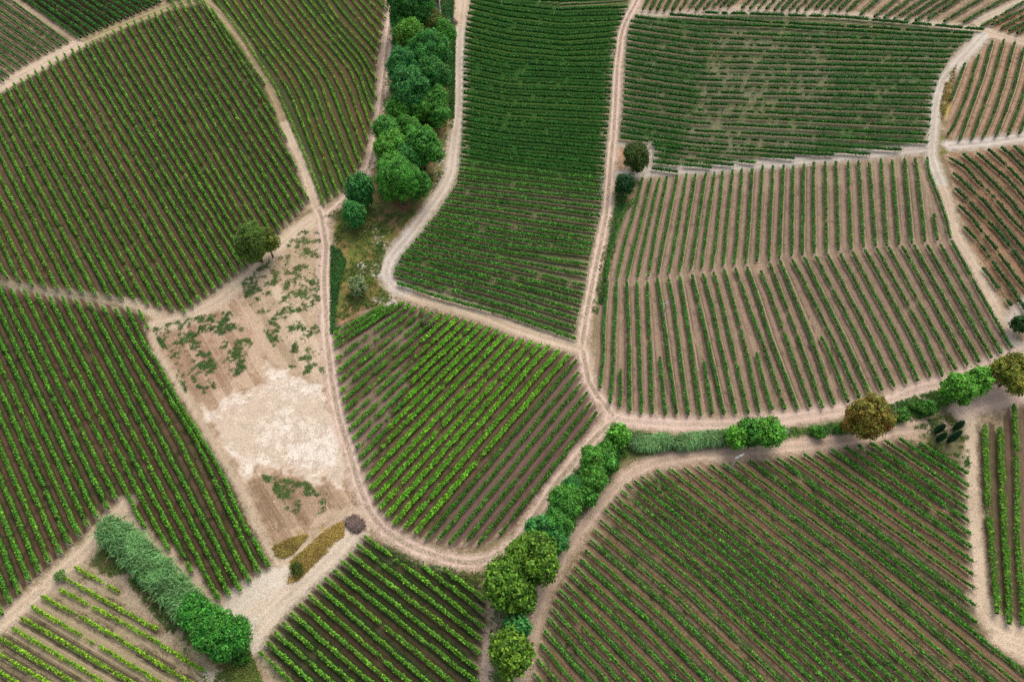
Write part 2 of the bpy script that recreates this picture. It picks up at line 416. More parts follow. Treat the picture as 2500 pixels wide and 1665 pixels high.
up2 = ("15: 97,-15 60,820; 16: 192,-20 155,800; 17: 277,-15 265,780; 18: 373,-30 360,775; 19: 458,-45 465,755; 20: 563,-50 575,750; 21: 657,-50 685,730; 22: 765,-50 795,720; 23: 860,-60 905,700; 24: 952,-70 1015,690;"
  "25: 1060,-75 1115,690; 26: 1158,-65 1220,680; 27: 1272,-85 1290,150 1335,670; 28: 1363,-80 1385,50 1455,650; 29: 1530,410 1565,640; 30: 1470,-95 1490,50 1580,270 1640,450 1680,620")
fam('E', GT(up, 1240, 410) + GT(up2, 1860, 410), 'upper kinked bare block', 'the left verge', .62, 1.35, (62, 118, 40), (130, 110, 93), (104, 90, 76), (172, 148, 122), .55, .0, look='trim green', gap=.01, young=.12, dens=1.2)
lo_ = ("0: 890,1020 862,1250 850,1568 850,1700 820,1955; 1: 965,1020 960,1250 940,1568 940,1700 915,2095; 2: 1055,1020 1070,1300 1080,1568 1085,2155; 3: 1150,1020 1160,1350 1170,1568 1190,2185; 4: 1240,1020 1250,1300 1265,1568 1285,2185;"
  "5: 1330,985 1370,1250 1415,1568 1500,2185; 6: 1430,980 1480,1250 1520,1568 1605,2195; 7: 1530,965 1580,1280 1625,1568 1715,2205; 8: 1640,955 1720,1280 1785,1568 1925,2195; 9: 1740,945 1830,1280 1890,1568 2030,2185;"
  "10: 1835,935 1930,1300 1990,1568 2140,2185; 11: 1925,905 2030,1280 2105,1568 2240,2175; 12: 2028,895 2150,1250 2270,1568 2471,2145; 13: 2130,885 2240,1200 2334,1500 2581,2145; 14: 2250,920 2334,1120 2466,1495 2691,2125")
lo2 = ("15: 70,850 315,1495 540,2135; 16: 160,830 430,1495 640,2105; 17: 270,815 620,1495 870,2045; 18: 375,800 725,1495 965,2025; 19: 480,790 850,1495 1070,1975; 20: 585,770 960,1495 1180,1945; 21: 700,765 1085,1495 1290,1915; 22: 805,750 1205,1495 1395,1895;"
  "23: 920,730 1330,1495 1500,1855; 24: 1025,720 1455,1495 1610,1855; 25: 1130,710 1565,1495 1725,1795; 26: 1250,700 1690,1495 1830,1755; 27: 1355,690 1810,1495 1940,1730; 28: 1475,690 1935,1495 2050,1690; 29: 1590,680 2045,1495 2130,1650; 30: 1690,650 2160,1495 2230,1600")
fam('F', GT(lo_, 1240, 410) + GT(lo2, 1860, 410), 'lower kinked bare block', 'the left road', .66, 1.35, (58, 116, 40), (130, 109, 92), (104, 89, 75), (172, 146, 120), .55, .0, look='trim green', gap=.015, young=.12, dens=1.2)
FAM['F']['extra'] = [pts("1515,902 1514,990"), pts("1612,872 1618,950 1624,1012"), pts("1716,871 1728,940 1739,1010"), pts("1848,862 1862,930 1885,1000"), pts("2006,823 2040,900 2071,982")]
fam('R', GT("0: 1810,565 1750,720 1680,900; 1: 1930,490 1830,830 1740,1060 1660,1200; 2: 2050,370 1960,700 1850,1000 1760,1250; 3: 2155,360 2060,700 1970,950 1870,1240; 4: 2250,375 2150,750 2070,1000 1970,1230;"
  "5: 2334,430 2240,800 2160,1020 2080,1220; 6: 2425,480 2340,820 2270,1000 2190,1200; 7: 2520,520 2430,850 2370,1010 2290,1190; 8: 2600,650 2500,950 2390,1180", 1860, 0),
  'small upper right block', 'the road', .7, 1.4, (50, 100, 36), (128, 102, 80), (104, 86, 66), (182, 152, 124), .7, look='trim green')
fam('N', G("0: 2399,653 2419,676 2443,711 2469,746; 1: 2355,554 2382,581 2408,615 2425,642 2451,676 2477,714 2492,737; 2: 2341,502 2373,531 2396,563 2425,598 2454,641 2483,679 2505,705; 3: 2332,460 2363,489 2398,526 2443,572 2472,607 2500,647;"
  "4: 2328,423 2351,443 2403,492 2442,540 2469,572 2500,610; 5: 2309,381 2334,394 2359,411 2393,450 2417,470 2440,497 2471,534 2500,563; 6: 2351,376 2373,394 2398,418 2437,457 2467,487 2496,524; 7: 2386,374 2413,396 2437,418 2464,440 2500,482;"
  "8: 2413,364 2437,386 2462,408 2500,448; 9: 2444,359 2467,376 2500,411; 10: 2476,357 2500,379"),
  'right edge block', 'the pale road', 1.0, 1.5, (40, 92, 38), (104, 90, 66), (136, 112, 88), (176, 134, 104), .6, look='ragged green', gap=.06, beads=.2, fleck=.6)
fam('U', GT("0: 1200,90 1260,-30; 3: 1390,100 1460,-30; 8: 1740,90 1850,-30; 11: 1960,60 2050,-30; 12: 2080,75 2170,-10; 15: 2300,85 2400,-30", 1240, 0) +
  GT("16: 110,95 215,-30; 19: 310,100 430,-30; 24: 685,90 800,-30; 25: 755,110 900,-30; 27: 1000,155 1230,-30; 29: 1175,175 1490,-30; 31: 1365,190 1700,-30; 32: 1480,170 1790,-30; 34: 1760,220 2200,-30", 1860, 0),
  'top right edge strip', 'the road junction', 1.0, 1.7, (58, 100, 36), (110, 96, 70), (134, 112, 88), (178, 156, 130), .7, look='loose green', gap=.1)
fam('V', GT("0: 1950,240 2334,20; 1: 2045,225 2334,90; 2: 2110,270 2334,150; 3: 2200,280 2334,210; 4: 2270,300 2334,262", 1860, 0),
  'top right corner block', 'the branch path', 1.0, 1.6, (58, 100, 36), (110, 96, 70), (134, 106, 80), (180, 140, 110), .7, look='loose green', gap=.1)
fam('K', G("0: 816,812 936,748; 2: 817,845 985,738; 4: 824,906 1015,750; 6: 831,954 1055,762; 8: 842,1000 1098,771; 10: 852,1049 1138,784; 12: 870,1094 1177,794; 14: 883,1141 1215,806; 16: 904,1196 1254,825;"
  "18: 926,1240 1299,835; 20: 960,1279 1340,845; 22: 1013,1301 1388,867; 23: 1040,1315 1407,878; 24: 1070,1317 1413,909; 25: 1097,1328 1420,935; 26: 1130,1330 1433,958; 27: 1168,1328 1443,983; 28: 1220,1304 1458,1006"),
  'middle diagonal block', 'its upper left', .95, 1.45, (88, 154, 36), (72, 64, 42), (100, 80, 62), (138, 112, 92), .35, look='bright lush green', young=.35, dens=1.15)
FAM['K']['split'] = (22.5, (108, 88, 76), (92, 76, 64), (140, 116, 98))
fam('I', G("-2: 1081,1386 1185,1463; -1: 1033,1382 1182,1495; 0: 890,1309 1030,1412 1181,1531; 1: 872,1330 1177,1561; 2: 854,1352 1174,1594; 3: 835,1371 1166,1633; 4: 816,1391 1190,1685;"
  "6: 775,1430 1075,1690; 9: 710,1495 935,1690; 11: 671,1543 840,1690; 13: 632,1591 740,1690"),
  'bottom centre block', 'the junction', .60, 1.4, (84, 142, 44), (46, 60, 30), (68, 60, 38), (112, 96, 76), .3, .04, young=.3, look='bushy light green')
fam('L', G("0: 2245,1080 2363,1156; 1: 2195,1070 2364,1185; 3: 2125,1080 2362,1242; 5: 2064,1091 2370,1302; 7: 1994,1102 2375,1369; 9: 1929,1112 2378,1435; 11: 1867,1123 2386,1520; 12: 1830,1123 2120,1340 2500,1640; 14: 1766,1131 2100,1386 2470,1700;"
  "17: 1670,1142 2000,1405 2335,1700; 19: 1602,1146 1900,1384 2265,1700; 23: 1531,1179 1800,1400 2130,1700; 27: 1477,1244 1700,1425 1995,1700; 32: 1417,1365 1590,1520 1770,1700; 36: 1366,1440 1480,1555 1620,1700; 39: 1339,1507 1515,1700; 41: 1320,1570 1430,1700; 43: 1303,1643 1350,1700"),
  'big lower right block', 'the cypresses', .42, 1.1, (66, 130, 42), (52, 70, 35), (110, 86, 64), (172, 142, 116), .35, .20, gap=.01, fleck=.8, look='thin green', young=.2, dens=.9)
fam('M', G("0: 2403,1039 2406,1150 2410,1240 2422,1345 2430,1450 2433,1498; 1: 2439,1046 2445,1180 2450,1290 2458,1400 2463,1523; 2: 2474,990 2480,1100 2483,1320 2491,1430 2496,1526; 3: 2520,990 2526,1320 2540,1530"),
  'narrow right edge block', 'the straight track', 1.0, 1.7, (76, 130, 36), (84, 78, 52), (108, 88, 70), (132, 108, 88), .3, look='bushy light green', young=.3)
fam('H', G("0: 181,1382 291,1443; 1: 154,1408 384,1537; 2: 144,1438 330,1535 499,1638; 3: 103,1454 280,1552 466,1667; 4: 77,1480 398,1668; 5: 51,1506 326,1668; 6: 29,1532 258,1668; 7: 3,1559 184,1668; 8: 0,1597 115,1665; 9: 0,1641 41,1665"),
  'bottom left corner block', 'the cane thicket', .52, 1.1, (106, 156, 44), (160, 142, 112), (80, 72, 50), (200, 180, 150), .3, .22, look='yellow green', young=.45)

# ------------------------------------------------------------------ dirt roads: centre line px, half width px, colour, green in the middle
PINK, GREY, SAND = (208, 182, 164), (204, 188, 170), (206, 184, 158)
ROADS = [
 ("778,512 785,528 797,602 791,684 796,766 798,840 801,850 810,930 825,1012 850,1094 874,1176 901,1250 935,1292 1004,1335 1086,1364 1141,1375 1196,1365 1260,1324 1304,1262 1350,1190 1405,1122 1446,1075 1487,1035 1510,1020", 13, PINK, .8),
 ("1500,1022 1480,990 1459,968 1437,930 1426,875 1421,840 1432,766 1448,684 1465,602 1481,520 1488,437 1492,384 1498,329 1503,247 1507,165 1517,82 1533,41 1553,8 1566,-30", 10, PINK, .9),
 ("1487,1022 1542,1028 1651,1037 1788,1037 1880,1028 1970,1015 2079,998 2162,982 2244,949 2326,927 2408,894 2500,856 2560,830", 15, PINK, .3),
 ("1418,850 1350,831 1260,802 1168,764 1086,739 1004,720 963,701", 14, SAND, .3),
 ("1004,722 963,701 941,678 942,651 963,618 1004,569 1031,533 1064,487 1092,446 1103,410 1108,356 1116,302 1122,247 1122,165 1122,82 1128,40", 12, GREY, .3),
 ("1125,60 1129,20 1134,-40", 17, SAND, .2),
 ("964,-30 953,55 944,123 938,192 930,274 919,343 902,411 883,437 853,478 823,506 801,526 782,535", 9.5, PINK, .9),
 ("785,530 768,500 754,451 738,398 713,348 694,302", 9, SAND, .2),
 ("694,302 675,247 650,197 620,154 603,115 562,60 521,19 488,0 466,-8", 5, (176, 156, 122), .8),
 ("-30,226 0,214 41,189 110,154 192,107", 12, SAND, .2), ("192,107 233,88 288,66 356,40 411,18 466,4 500,2", 8, (170, 154, 116), .9),
 ("771,535 730,560 675,608 631,655 590,688 535,735 452,778 384,793", 14, SAND, .15),
 ("372,795 384,861 439,949 494,1039 548,1122 603,1218 620,1276 647,1323 672,1367 683,1390", 4, SAND, 0),
 ("-30,686 0,690 110,712 233,725 300,738", 3, (160, 150, 128), 1.2), ("300,738 340,746 384,772", 6, SAND, .3),
 ("-30,1550 16,1512 82,1456 151,1396 219,1333 288,1257 306,1232", 15, SAND, .2),
 ("300,1250 330,1285 356,1317 406,1364 466,1424 521,1474 576,1482", 11, SAND, .1), ("395,1345 418,1352 415,1370", 12, SAND, .1), ("450,1400 478,1405 480,1425", 11, SAND, .1),
 ("870,1290 853,1310 812,1358 757,1405 702,1454 647,1509 612,1555", 21, (210, 192, 170), .1),
 ("560,1490 610,1450 660,1420 695,1405", 26, (212, 198, 178), .05), ("612,1575 622,1520", 22, (212, 198, 178), .05), ("683,1390 705,1360 760,1325 820,1285 855,1262", 7, SAND, .1),
 ("860,1262 890,1262", 20, SAND, .1),
 ("2300,1036 2244,1040 2162,1056 2079,1073 1970,1086 1860,1098 1788,1106 1679,1113 1596,1129 1536,1158 1500,1192 1454,1246 1410,1304 1372,1358 1333,1421 1314,1482 1300,1550 1282,1619 1262,1700", 14, (198, 172, 150), .25),
 ("2373,985 2370,1039 2370,1149 2378,1250 2389,1372 2397,1468", 11, SAND, .1), ("2397,1468 2422,1516 2458,1538 2530,1560", 20, SAND, .1), ("2440,1560 2520,1600", 16, SAND, .1),
 ("2345,1005 2380,990 2436,975 2500,957 2550,945", 20, PINK, .1), ("2360,985 2440,965", 26, PINK, .1),
 ("2412,74 2354,137 2304,192 2285,247 2277,329 2274,384 2288,428 2299,451", 11, (200, 188, 172), .3), ("2299,451 2321,520 2334,580 2367,629 2397,684 2430,753 2455,800", 10, (204, 182, 158), .1), ("2480,790 2463,830 2500,850", 8, GREY, .1),
 ("1509,428 1555,425 1600,418 1665,416 1761,410 1860,402 1970,391 2107,378 2216,368 2272,362", 9, (198, 186, 172), .2), ("1570,428 1590,395 1596,358", 11, (196, 184, 166), .2), ("1502,352 1550,354 1600,360", 4, (190, 180, 160), .2),
 ("1553,30 1600,34 1679,35 1788,27 1880,30 1997,33 2134,43 2271,58 2381,72 2412,74", 6, (200, 182, 160), .2), ("1788,22 1860,18 1900,5", 5, SAND, .2),
 ("2400,72 2381,55 2440,28 2530,-8", 6, (198, 182, 160), .2), ("2400,74 2436,87 2500,103 2540,112", 10, (196, 174, 150), .3),
 ("2318,356 2408,349 2500,334 2550,322", 9, (206, 194, 180), .3), ("2520,740 2471,785", 20, (196, 182, 166), .2), 
 ("1218,1470 1210,1490 1204,1537 1190,1591 1182,1700", 8, PINK, .4), ("-30,-42 36,0 110,49 186,99", 3.5, (190, 168, 140), .2),
 ("165,1422 200,1440 270,1405 300,1420 312,1440 330,1475 397,1509 428,1545 420,1560 400,1562", 3, SAND, .4), ("430,1545 470,1595 515,1635", 2.5, (190, 175, 145), .6), ("505,1650 540,1660 545,1720", 10, (214, 200, 178), 0),
 ("630,1600 680,1650 720,1720", 3, (190, 175, 145), .4)]

# ------------------------------------------------------------------ patches of ground: polygon px, colour a, colour b, chalk, weed
GRASS, ROUGH = (66, 100, 46), (96, 92, 56)
PATCH = [
 ("365,800 384,792 452,778 545,725 640,655 771,535 785,600 780,700 785,820 800,930 812,1020 838,1100 860,1180 850,1245 760,1295 670,1340 610,1225 480,1010", (186, 160, 134), (158, 132, 106), .0, .0),
 ("590,690 771,535 785,600 780,700 785,850 800,960 740,920 690,880 640,800 600,740", (184, 160, 134), (162, 140, 112), .20, .20),
 ("370,800 470,775 560,760 620,820 600,900 520,960 455,960", (176, 146, 122), (150, 122, 98), .0, .14),
 ("485,995 545,985 585,950 630,945 660,905 640,880 700,900 752,924 775,957 806,1017 839,1094 853,1149 834,1190 774,1176 710,1149 640,1135 590,1165 562,1121", (226, 212, 194), (204, 182, 158), .5, .05),
 ("700,560 765,545 782,640 778,800 788,930 740,900 700,760 660,700", (200, 178, 152), (174, 152, 124), .28, .16),
 ("600,1170 650,1145 740,1170 820,1200 850,1230 780,1270 670,1310", (160, 134, 108), (134, 110, 86), .0, .14),
 ("837,1273 839,1306 785,1358 730,1413 702,1424 710,1372 757,1331 798,1293", (168, 142, 76), (120, 114, 58), .0, .1), ("667,1336 708,1315 752,1306 716,1350 694,1361 678,1356", (164, 140, 74), (120, 114, 58), .0, .1),
 ("962,-30 1112,-30 1108,300 1098,345 1085,420 1040,500 990,545 940,620 925,680 960,730 880,760 818,795 812,600 826,540 800,530 850,490 890,440 930,300 945,150", (92, 108, 58), (142, 118, 80), .08, .15),
 ("826,545 900,545 960,560 930,640 925,680 960,725 880,765 820,790 815,640", (150, 122, 78), (104, 112, 52), .25, .15), ("840,760 930,725 870,780 818,800", (176, 130, 98), (128, 110, 68), .1, .1),
 ("950,240 968,240 965,310 940,300", (148, 96, 72), (110, 90, 60), 0, 0), ("950,460 1010,470 1000,510 955,495", (140, 98, 78), (100, 84, 60), 0, 0),
 ("1500,1050 1860,1052 2000,1035 2150,1005 2240,975 2330,950 2400,930 2440,940 2350,985 2300,1000 2240,1025 2140,1045 1990,1065 1870,1075 1750,1085 1680,1090 1590,1108 1520,1140 1480,1185 1440,1240 1390,1310 1350,1370 1310,1430 1295,1500 1275,1600 1260,1700 1190,1700 1200,1480 1190,1400 1300,1300 1400,1150", (60, 96, 42), (96, 104, 58), .0, .3),
 ("2230,1045 2290,1015 2362,1020 2368,1150 2300,1110 2250,1070", (60, 82, 44), (112, 106, 74), .0, .2), ("2340,770 2480,830 2440,790", (150, 130, 105), (120, 106, 84), 0, 0),
 ("1495,480 1535,440 1540,340 1560,345 1550,420 1545,470 1520,560 1492,640 1474,745 1458,770 1446,760 1466,640", (120, 112, 72), (74, 92, 44), .0, .2), ("1510,355 1528,355 1530,425 1510,425", (176, 136, 108), (140, 120, 90), 0, 0),
 ("1437,800 1446,800 1444,880 1436,870", (70, 92, 48), (110, 100, 70), 0, .2),
 ("2310,190 2335,160 2325,220 2300,300 2295,260", (184, 158, 74), (140, 128, 60), 0, .1), ("2292,340 2310,340 2318,385 2300,390", (150, 136, 66), (110, 110, 52), 0, .2),
 ("908,1300 960,1340 1050,1380 1150,1392 1180,1400 1190,1470 1120,1420 1020,1385 940,1350", (64, 88, 42), (108, 96, 62), 0, .2),
 ("225,1365 300,1270 400,1370 470,1450 520,1500 600,1560 650,1700 520,1700 430,1560 350,1470 300,1400 200,1420", (64, 86, 42), (110, 96, 64), .0, .3),
 ("560,1480 620,1420 665,1385 690,1400 730,1420 800,1360 845,1305 905,1290 850,1380 760,1450 700,1505 650,1555 612,1592 575,1560 590,1520", (216, 198, 174), (198, 176, 150), .3, .0),
 ("560,1580 610,1590 640,1665 600,1700 560,1660", (70, 88, 44), (140, 112, 76), .0, .2), ("210,1330 262,1285 280,1270 285,1290 240,1360", (176, 140, 98), (140, 124, 80), 0, 0)]
CHALK = [("1740,110 1790,100 1880,150 1900,240 1850,340 1760,390 1680,390 1700,300 1730,200", .20), ("816,835 900,800 960,735 1010,740 1060,790 1010,900 960,970 990,1010 890,1190 860,1100 830,960", .33),
 ("340,1160 420,1140 450,1190 400,1260 340,1250", .28), ("1440,330 1700,330 1800,395 1600,420 1500,420", .1), ("2330,560 2420,660 2480,760 2450,780 2380,680", .2), ("2290,340 2520,320 2520,370 2330,400", .35),
 ("1720,820 1740,850 1725,900 1700,860", .15), ("1490,950 1560,940 1560,1000 1500,1000", .2), ("1790,560 1830,640 1800,640", .08), ("1940,690 2010,760 2030,830 1990,830 1950,760", .12), ("700,1560 900,1560 1000,1640 700,1640", .0)]
# patches where the vines are thin: polygon, gap chance, leaf size factor
SPARSE = [("1740,60 1850,90 2000,120 2050,230 1900,390 1640,400 1680,300 1720,200", .22, .80), ("1850,60 2300,80 2250,350 1900,390", .06, .95),
 ("816,800 940,740 1060,760 1010,880 1000,960 950,1040 890,1190 850,1100", .16, .88), ("1180,200 1310,160 1340,330 1200,300", .08, .95), ("2290,440 2500,640 2500,800 2380,700", .22, .85),
 ("1500,1140 1700,1140 1600,1250 1480,1260", .15, .9)]
# ------------------------------------------------------------------ row geometry from the traced lines
NS = 56
def edge_extend(p, d=90):
    p = p.copy()
    for a, b in ((0, 1), (-1, -2)):
        x, y = p[a]
        if x < 10 or x > 2490 or y < 10 or y > 1655:
            t = p[a] - p[b]; L = np.hypot(*t)
            out = (x < 10 and p[a][0] < p[b][0]) or (x > 2490 and p[a][0] > p[b][0]) or (y < 10 and p[a][1] < p[b][1]) or (y > 1655 and p[a][1] > p[b][1])
            nx0, ny0 = t / L
            out = out and ((x < 10 and nx0 < -.35) or (x > 2490 and nx0 > .35) or (y < 10 and ny0 < -.35) or (y > 1655 and ny0 > .35))
            if out and -60 < x < 2560 and -60 < y < 1720:
                q = p[a] + t / L * d
                p = np.r_[[q], p] if a == 0 else np.r_[p, [q]]
    return p
for F in FAM.values():
    F['gi'] = np.array([g[0] for g in F['g']])
    F['gp'] = np.array([resample(edge_extend(g[1]), NS) for g in F['g']])
    F['range'] = (int(math.ceil(F['gi'][0])), int(math.floor(F['gi'][-1])))

def fam_at(F, i):
    """rows i (array) -> pixel points, shape (len(i), NS, 2), linear between guides"""
    gi, gp = F['gi'], F['gp']
    i = np.atleast_1d(i).astype(float)
    k = np.clip(np.searchsorted(gi, i) - 1, 0, len(gi) - 2)
    t = ((i - gi[k]) / (gi[k + 1] - gi[k]))[:, None, None]
    return gp[k] * (1 - t) + gp[k + 1] * t

# ------------------------------------------------------------------ ground sheet
STEP = .4
XR = np.arange(-196, 196.01, STEP); YR = np.arange(6, 272.01, STEP)
def grown(edge, sign, n=26, first=1.5, k=1.28):
    d = np.cumsum(first * k ** np.arange(n)); return edge + sign * d
xs = np.r_[grown(XR[0], -1)[::-1], XR, grown(XR[-1], 1)]
ys = np.r_[grown(YR[0], -1)[::-1], YR, grown(YR[-1], 1)]
GX, GY = np.meshgrid(xs, ys)
gx, gy = GX.ravel(), GY.ravel()
gz = hgt(gx, gy)
N = len(gx)
near = (np.abs(gx) <= 196.5) & (gy >= 5.5) & (gy <= 272.5)
nx_, ny_ = gx[near], gy[near]
PXX, PYY = proj(nx_, ny_, gz[near])
SC = pxm(PXX, PYY)
j1 = (vnoise(nx_, ny_, 1.7, 3) - .5) * 2.2 + (vnoise(nx_, ny_, .7, 5) - .5) * 1.2
j2 = (vnoise(nx_, ny_, 1.7, 4) - .5) * 2.2 + (vnoise(nx_, ny_, .7, 6) - .5) * 1.2
DEF_A, DEF_B = lin(170, 146, 120), lin(132, 116, 86)
nA = np.tile(DEF_A, (len(nx_), 1)); nB = np.tile(DEF_B, (len(nx_), 1)); nS = np.tile(DEF_B, (len(nx_), 1))
nch = np.zeros(len(nx_)); nwd = np.full(len(nx_), .12); nu = np.zeros(len(nx_)); nst = np.zeros(len(nx_)); nalt = np.zeros(len(nx_)); nv = np.zeros(len(nx_)); nfl = np.zeros(len(nx_)); nend = np.full(len(nx_), 9.0)
def soft(poly, px=PXX, py=PYY):
    p = pts(poly) if isinstance(poly, str) else poly
    m = (px > p[:, 0].min() - 30) & (px < p[:, 0].max() + 30) & (py > p[:, 1].min() - 30) & (py < p[:, 1].max() + 30)
    w = np.zeros(len(px))
    if not m.any(): return w
    a = np.zeros(m.sum())
    for dx, dy in ((0, 0), (5, 2), (-4, 4), (-2, -5)):
        a += inpoly(px[m] + j1[m] * SC[m] * 1.0 + (vnoise(px[m], py[m], 40, 77) - .5) * 26 + dx, py[m] + j2[m] * SC[m] * .9 + (vnoise(px[m], py[m], 40, 78) - .5) * 26 + dy, p)
    w[m] = a / 4
    return w
for poly, ca, cb, chk, wd in PATCH:
    w = soft(poly)[:, None]
    nA = nA * (1 - w) + lin(*ca) * w; nB = nB * (1 - w) + lin(*cb) * w
    nch = nch * (1 - w[:, 0]) + chk * w[:, 0]; nwd = nwd * (1 - w[:, 0]) + wd * w[:, 0]
# old working lines left in the soil of the fallow plot
ux, uy, _ = unproj([460, 565], [830, 1015]); tx, ty = ux[1] - ux[0], uy[1] - uy[0]; tl = math.hypot(tx, ty); tx, ty = tx / tl, ty / tl
mf = inpoly(PXX, PYY, pts(PATCH[0][0])) & ~inpoly(PXX, PYY, pts(PATCH[3][0]))
nu[mf] = ((-ty * nx_ + tx * ny_) / 2.2 + 300)[mf]; nv[mf] = (tx * nx_ + ty * ny_)[mf] + 300
nst[mf] = .10; nfl[mf] = .85; nS[mf] = lin(206, 184, 156)
# vineyard blocks
nxn, nyn = len(XR), len(YR)
for key, F in FAM.items():
    lo, hi = F['gi'][0], F['gi'][-1]
    ii = np.arange(lo - .55, hi + .56, .1)
    P = fam_at(F, ii)
    x, y, _ = unproj(P[..., 0], P[..., 1])
    L = np.hypot(np.diff(x, axis=1), np.diff(y, axis=1)).sum(1).max()
    m = max(NS, int(L / .25))
    s0 = np.linspace(0, 1, NS); s1 = np.linspace(-.9 / L, 1 + .9 / L, m)
    k = np.clip((s1 * (NS - 1)).astype(int), 0, NS - 2); t = s1 * (NS - 1) - k
    X = x[:, k] * (1 - t) + x[:, k + 1] * t; Y = y[:, k] * (1 - t) + y[:, k + 1] * t
    Xi, Xs = np.gradient(X, ii, axis=0), np.gradient(X, s1, axis=1)
    Yi, Ys = np.gradient(Y, ii, axis=0), np.gradient(Y, s1, axis=1)
    det = Xi * Ys - Xs * Yi; det = np.where(np.abs(det) < 1e-6, 1e-6, det)
    cx = np.rint((X - XR[0]) / STEP).astype(int); cy = np.rint((Y - YR[0]) / STEP).astype(int)
    ok = (cx >= 0) & (cx < nxn) & (cy >= 0) & (cy < nyn)
    U = (np.broadcast_to(ii[:, None], X.shape) + (Ys * (XR[0] + cx * STEP - X) - Xs * (YR[0] + cy * STEP - Y)) / det)
    gap_ = np.full(nxn * nyn, np.nan)
    gap_[(cy * nxn + cx)[ok]] = U[ok]
    dd_ = np.zeros(nxn * nyn) + 9; Lr = np.hypot(np.diff(x, axis=1), np.diff(y, axis=1)).sum(1)[:, None] * np.ones_like(X); dd_[(cy * nxn + cx)[ok]] = (np.minimum(s1, 1 - s1) * Lr)[ok]
    vv_ = np.zeros(nxn * nyn); vv_[(cy * nxn + cx)[ok]] = np.broadcast_to(s1 * L, X.shape)[ok]
    hit = ~np.isnan(gap_)
    idx = np.nonzero(hit)[0]
    u = gap_[idx]; nv[idx] = vv_[idx]; nend[idx] = dd_[idx]; nfl[idx] = F['fleck']
    nu[idx] = u + .5 + 100          # rows at integer+.5 so that lanes have whole numbers
    A, B, S = lin(*F['ga']), lin(*F['gb']), lin(*F['gs'])
    if 'split' in F:
        w = np.clip((u - F['split'][0]) / (1.2 if key == 'K' else 5), 0, 1)[:, None]
        if key == 'K': A2, B2, S2 = (lin(*c) for c in F['split'][1:])
        else: A2, B2, S2 = (lin(*c) for c in F['split'][1:])
        nA[idx] = A * (1 - w) + A2 * w; nB[idx] = B * (1 - w) + B2 * w; nS[idx] = S * (1 - w) + S2 * w
    else:
        nA[idx], nB[idx], nS[idx] = A, B, S
    nst[idx] = F['strip']; nalt[idx] = F['alt']; nch[idx] = 0; nwd[idx] = .0
    F['cells'] = idx
for poly, c in CHALK:
    w = soft(poly)
    nch = np.maximum(nch, c * w)
# ground colour of the thin patch in the crosswise block and beside the middle block
w = soft("1740,70 2000,110 2060,230 1960,390 1640,405 1690,300")[:, None] * .5
nA = nA * (1 - w) + lin(146, 132, 108) * w; nB = nB * (1 - w) + lin(84, 98, 56) * w
w = soft("816,800 940,740 1060,755 1000,880 990,960 950,1040 893,1190 850,1100")[:, None] * .75
nA = nA * (1 - w) + lin(150, 128, 110) * w; nB = nB * (1 - w) + lin(96, 88, 62) * w
w = soft("1560,440 1700,430 2260,395 2260,440 1560,480")[:, None] * .5
nA = nA * (1 - w) + lin(170, 148, 126) * w
# roads
nrd = np.full(len(nx_), 9.0); nrl = np.full(len(nx_), 9.0); nrg = np.zeros(len(nx_)); nR = np.tile(lin(*SAND), (len(nx_), 1))
for line, hw, colr, gr in ROADS:
    p = pts(line)
    p = resample(p, max(3, int(np.hypot(*np.diff(p, axis=0).T).sum() / 22)))
    t = np.gradient(p, axis=0); t /= np.hypot(t[:, 0], t[:, 1])[:, None]
    q = p + np.c_[-t[:, 1], t[:, 0]] * hw
    x, y, _ = unproj(p[:, 0], p[:, 1]); x2, y2, _ = unproj(q[:, 0], q[:, 1])
    hwm = np.hypot(x2 - x, y2 - y)
    for i in range(len(p) - 1):
        ax, ay, bx, by = x[i], y[i], x[i + 1], y[i + 1]
        r = max(hwm[i], hwm[i + 1]) + 4
        c0, c1 = np.searchsorted(XR, (min(ax, bx) - r, max(ax, bx) + r)); r0, r1 = np.searchsorted(YR, (min(ay, by) - r, max(ay, by) + r))
        if c1 <= c0 or r1 <= r0: continue
        id_ = (np.arange(r0, r1)[:, None] * nxn + np.arange(c0, c1)[None]).ravel()
        vx, vy = nx_[id_], ny_[id_]
        L2 = (bx - ax) ** 2 + (by - ay) ** 2 + 1e-9
        tt = np.clip(((vx - ax) * (bx - ax) + (vy - ay) * (by - ay)) / L2, 0, 1)
        d = np.hypot(vx - ax - tt * (bx - ax), vy - ay - tt * (by - ay))
        e = d - (hwm[i] * (1 - tt) + hwm[i + 1] * tt)
        m = e < nrd[id_]
        g = id_[m]
        nrd[g] = e[m]; nrl[g] = d[m]; nrg[g] = gr; nR[g] = lin(*colr)
# chalkier stretches of the roads
w = (soft("925,570 990,540 1000,720 930,720"))[:, None].clip(0, 1) * .7
nR = nR * (1 - w) + lin(208, 196, 184) * w
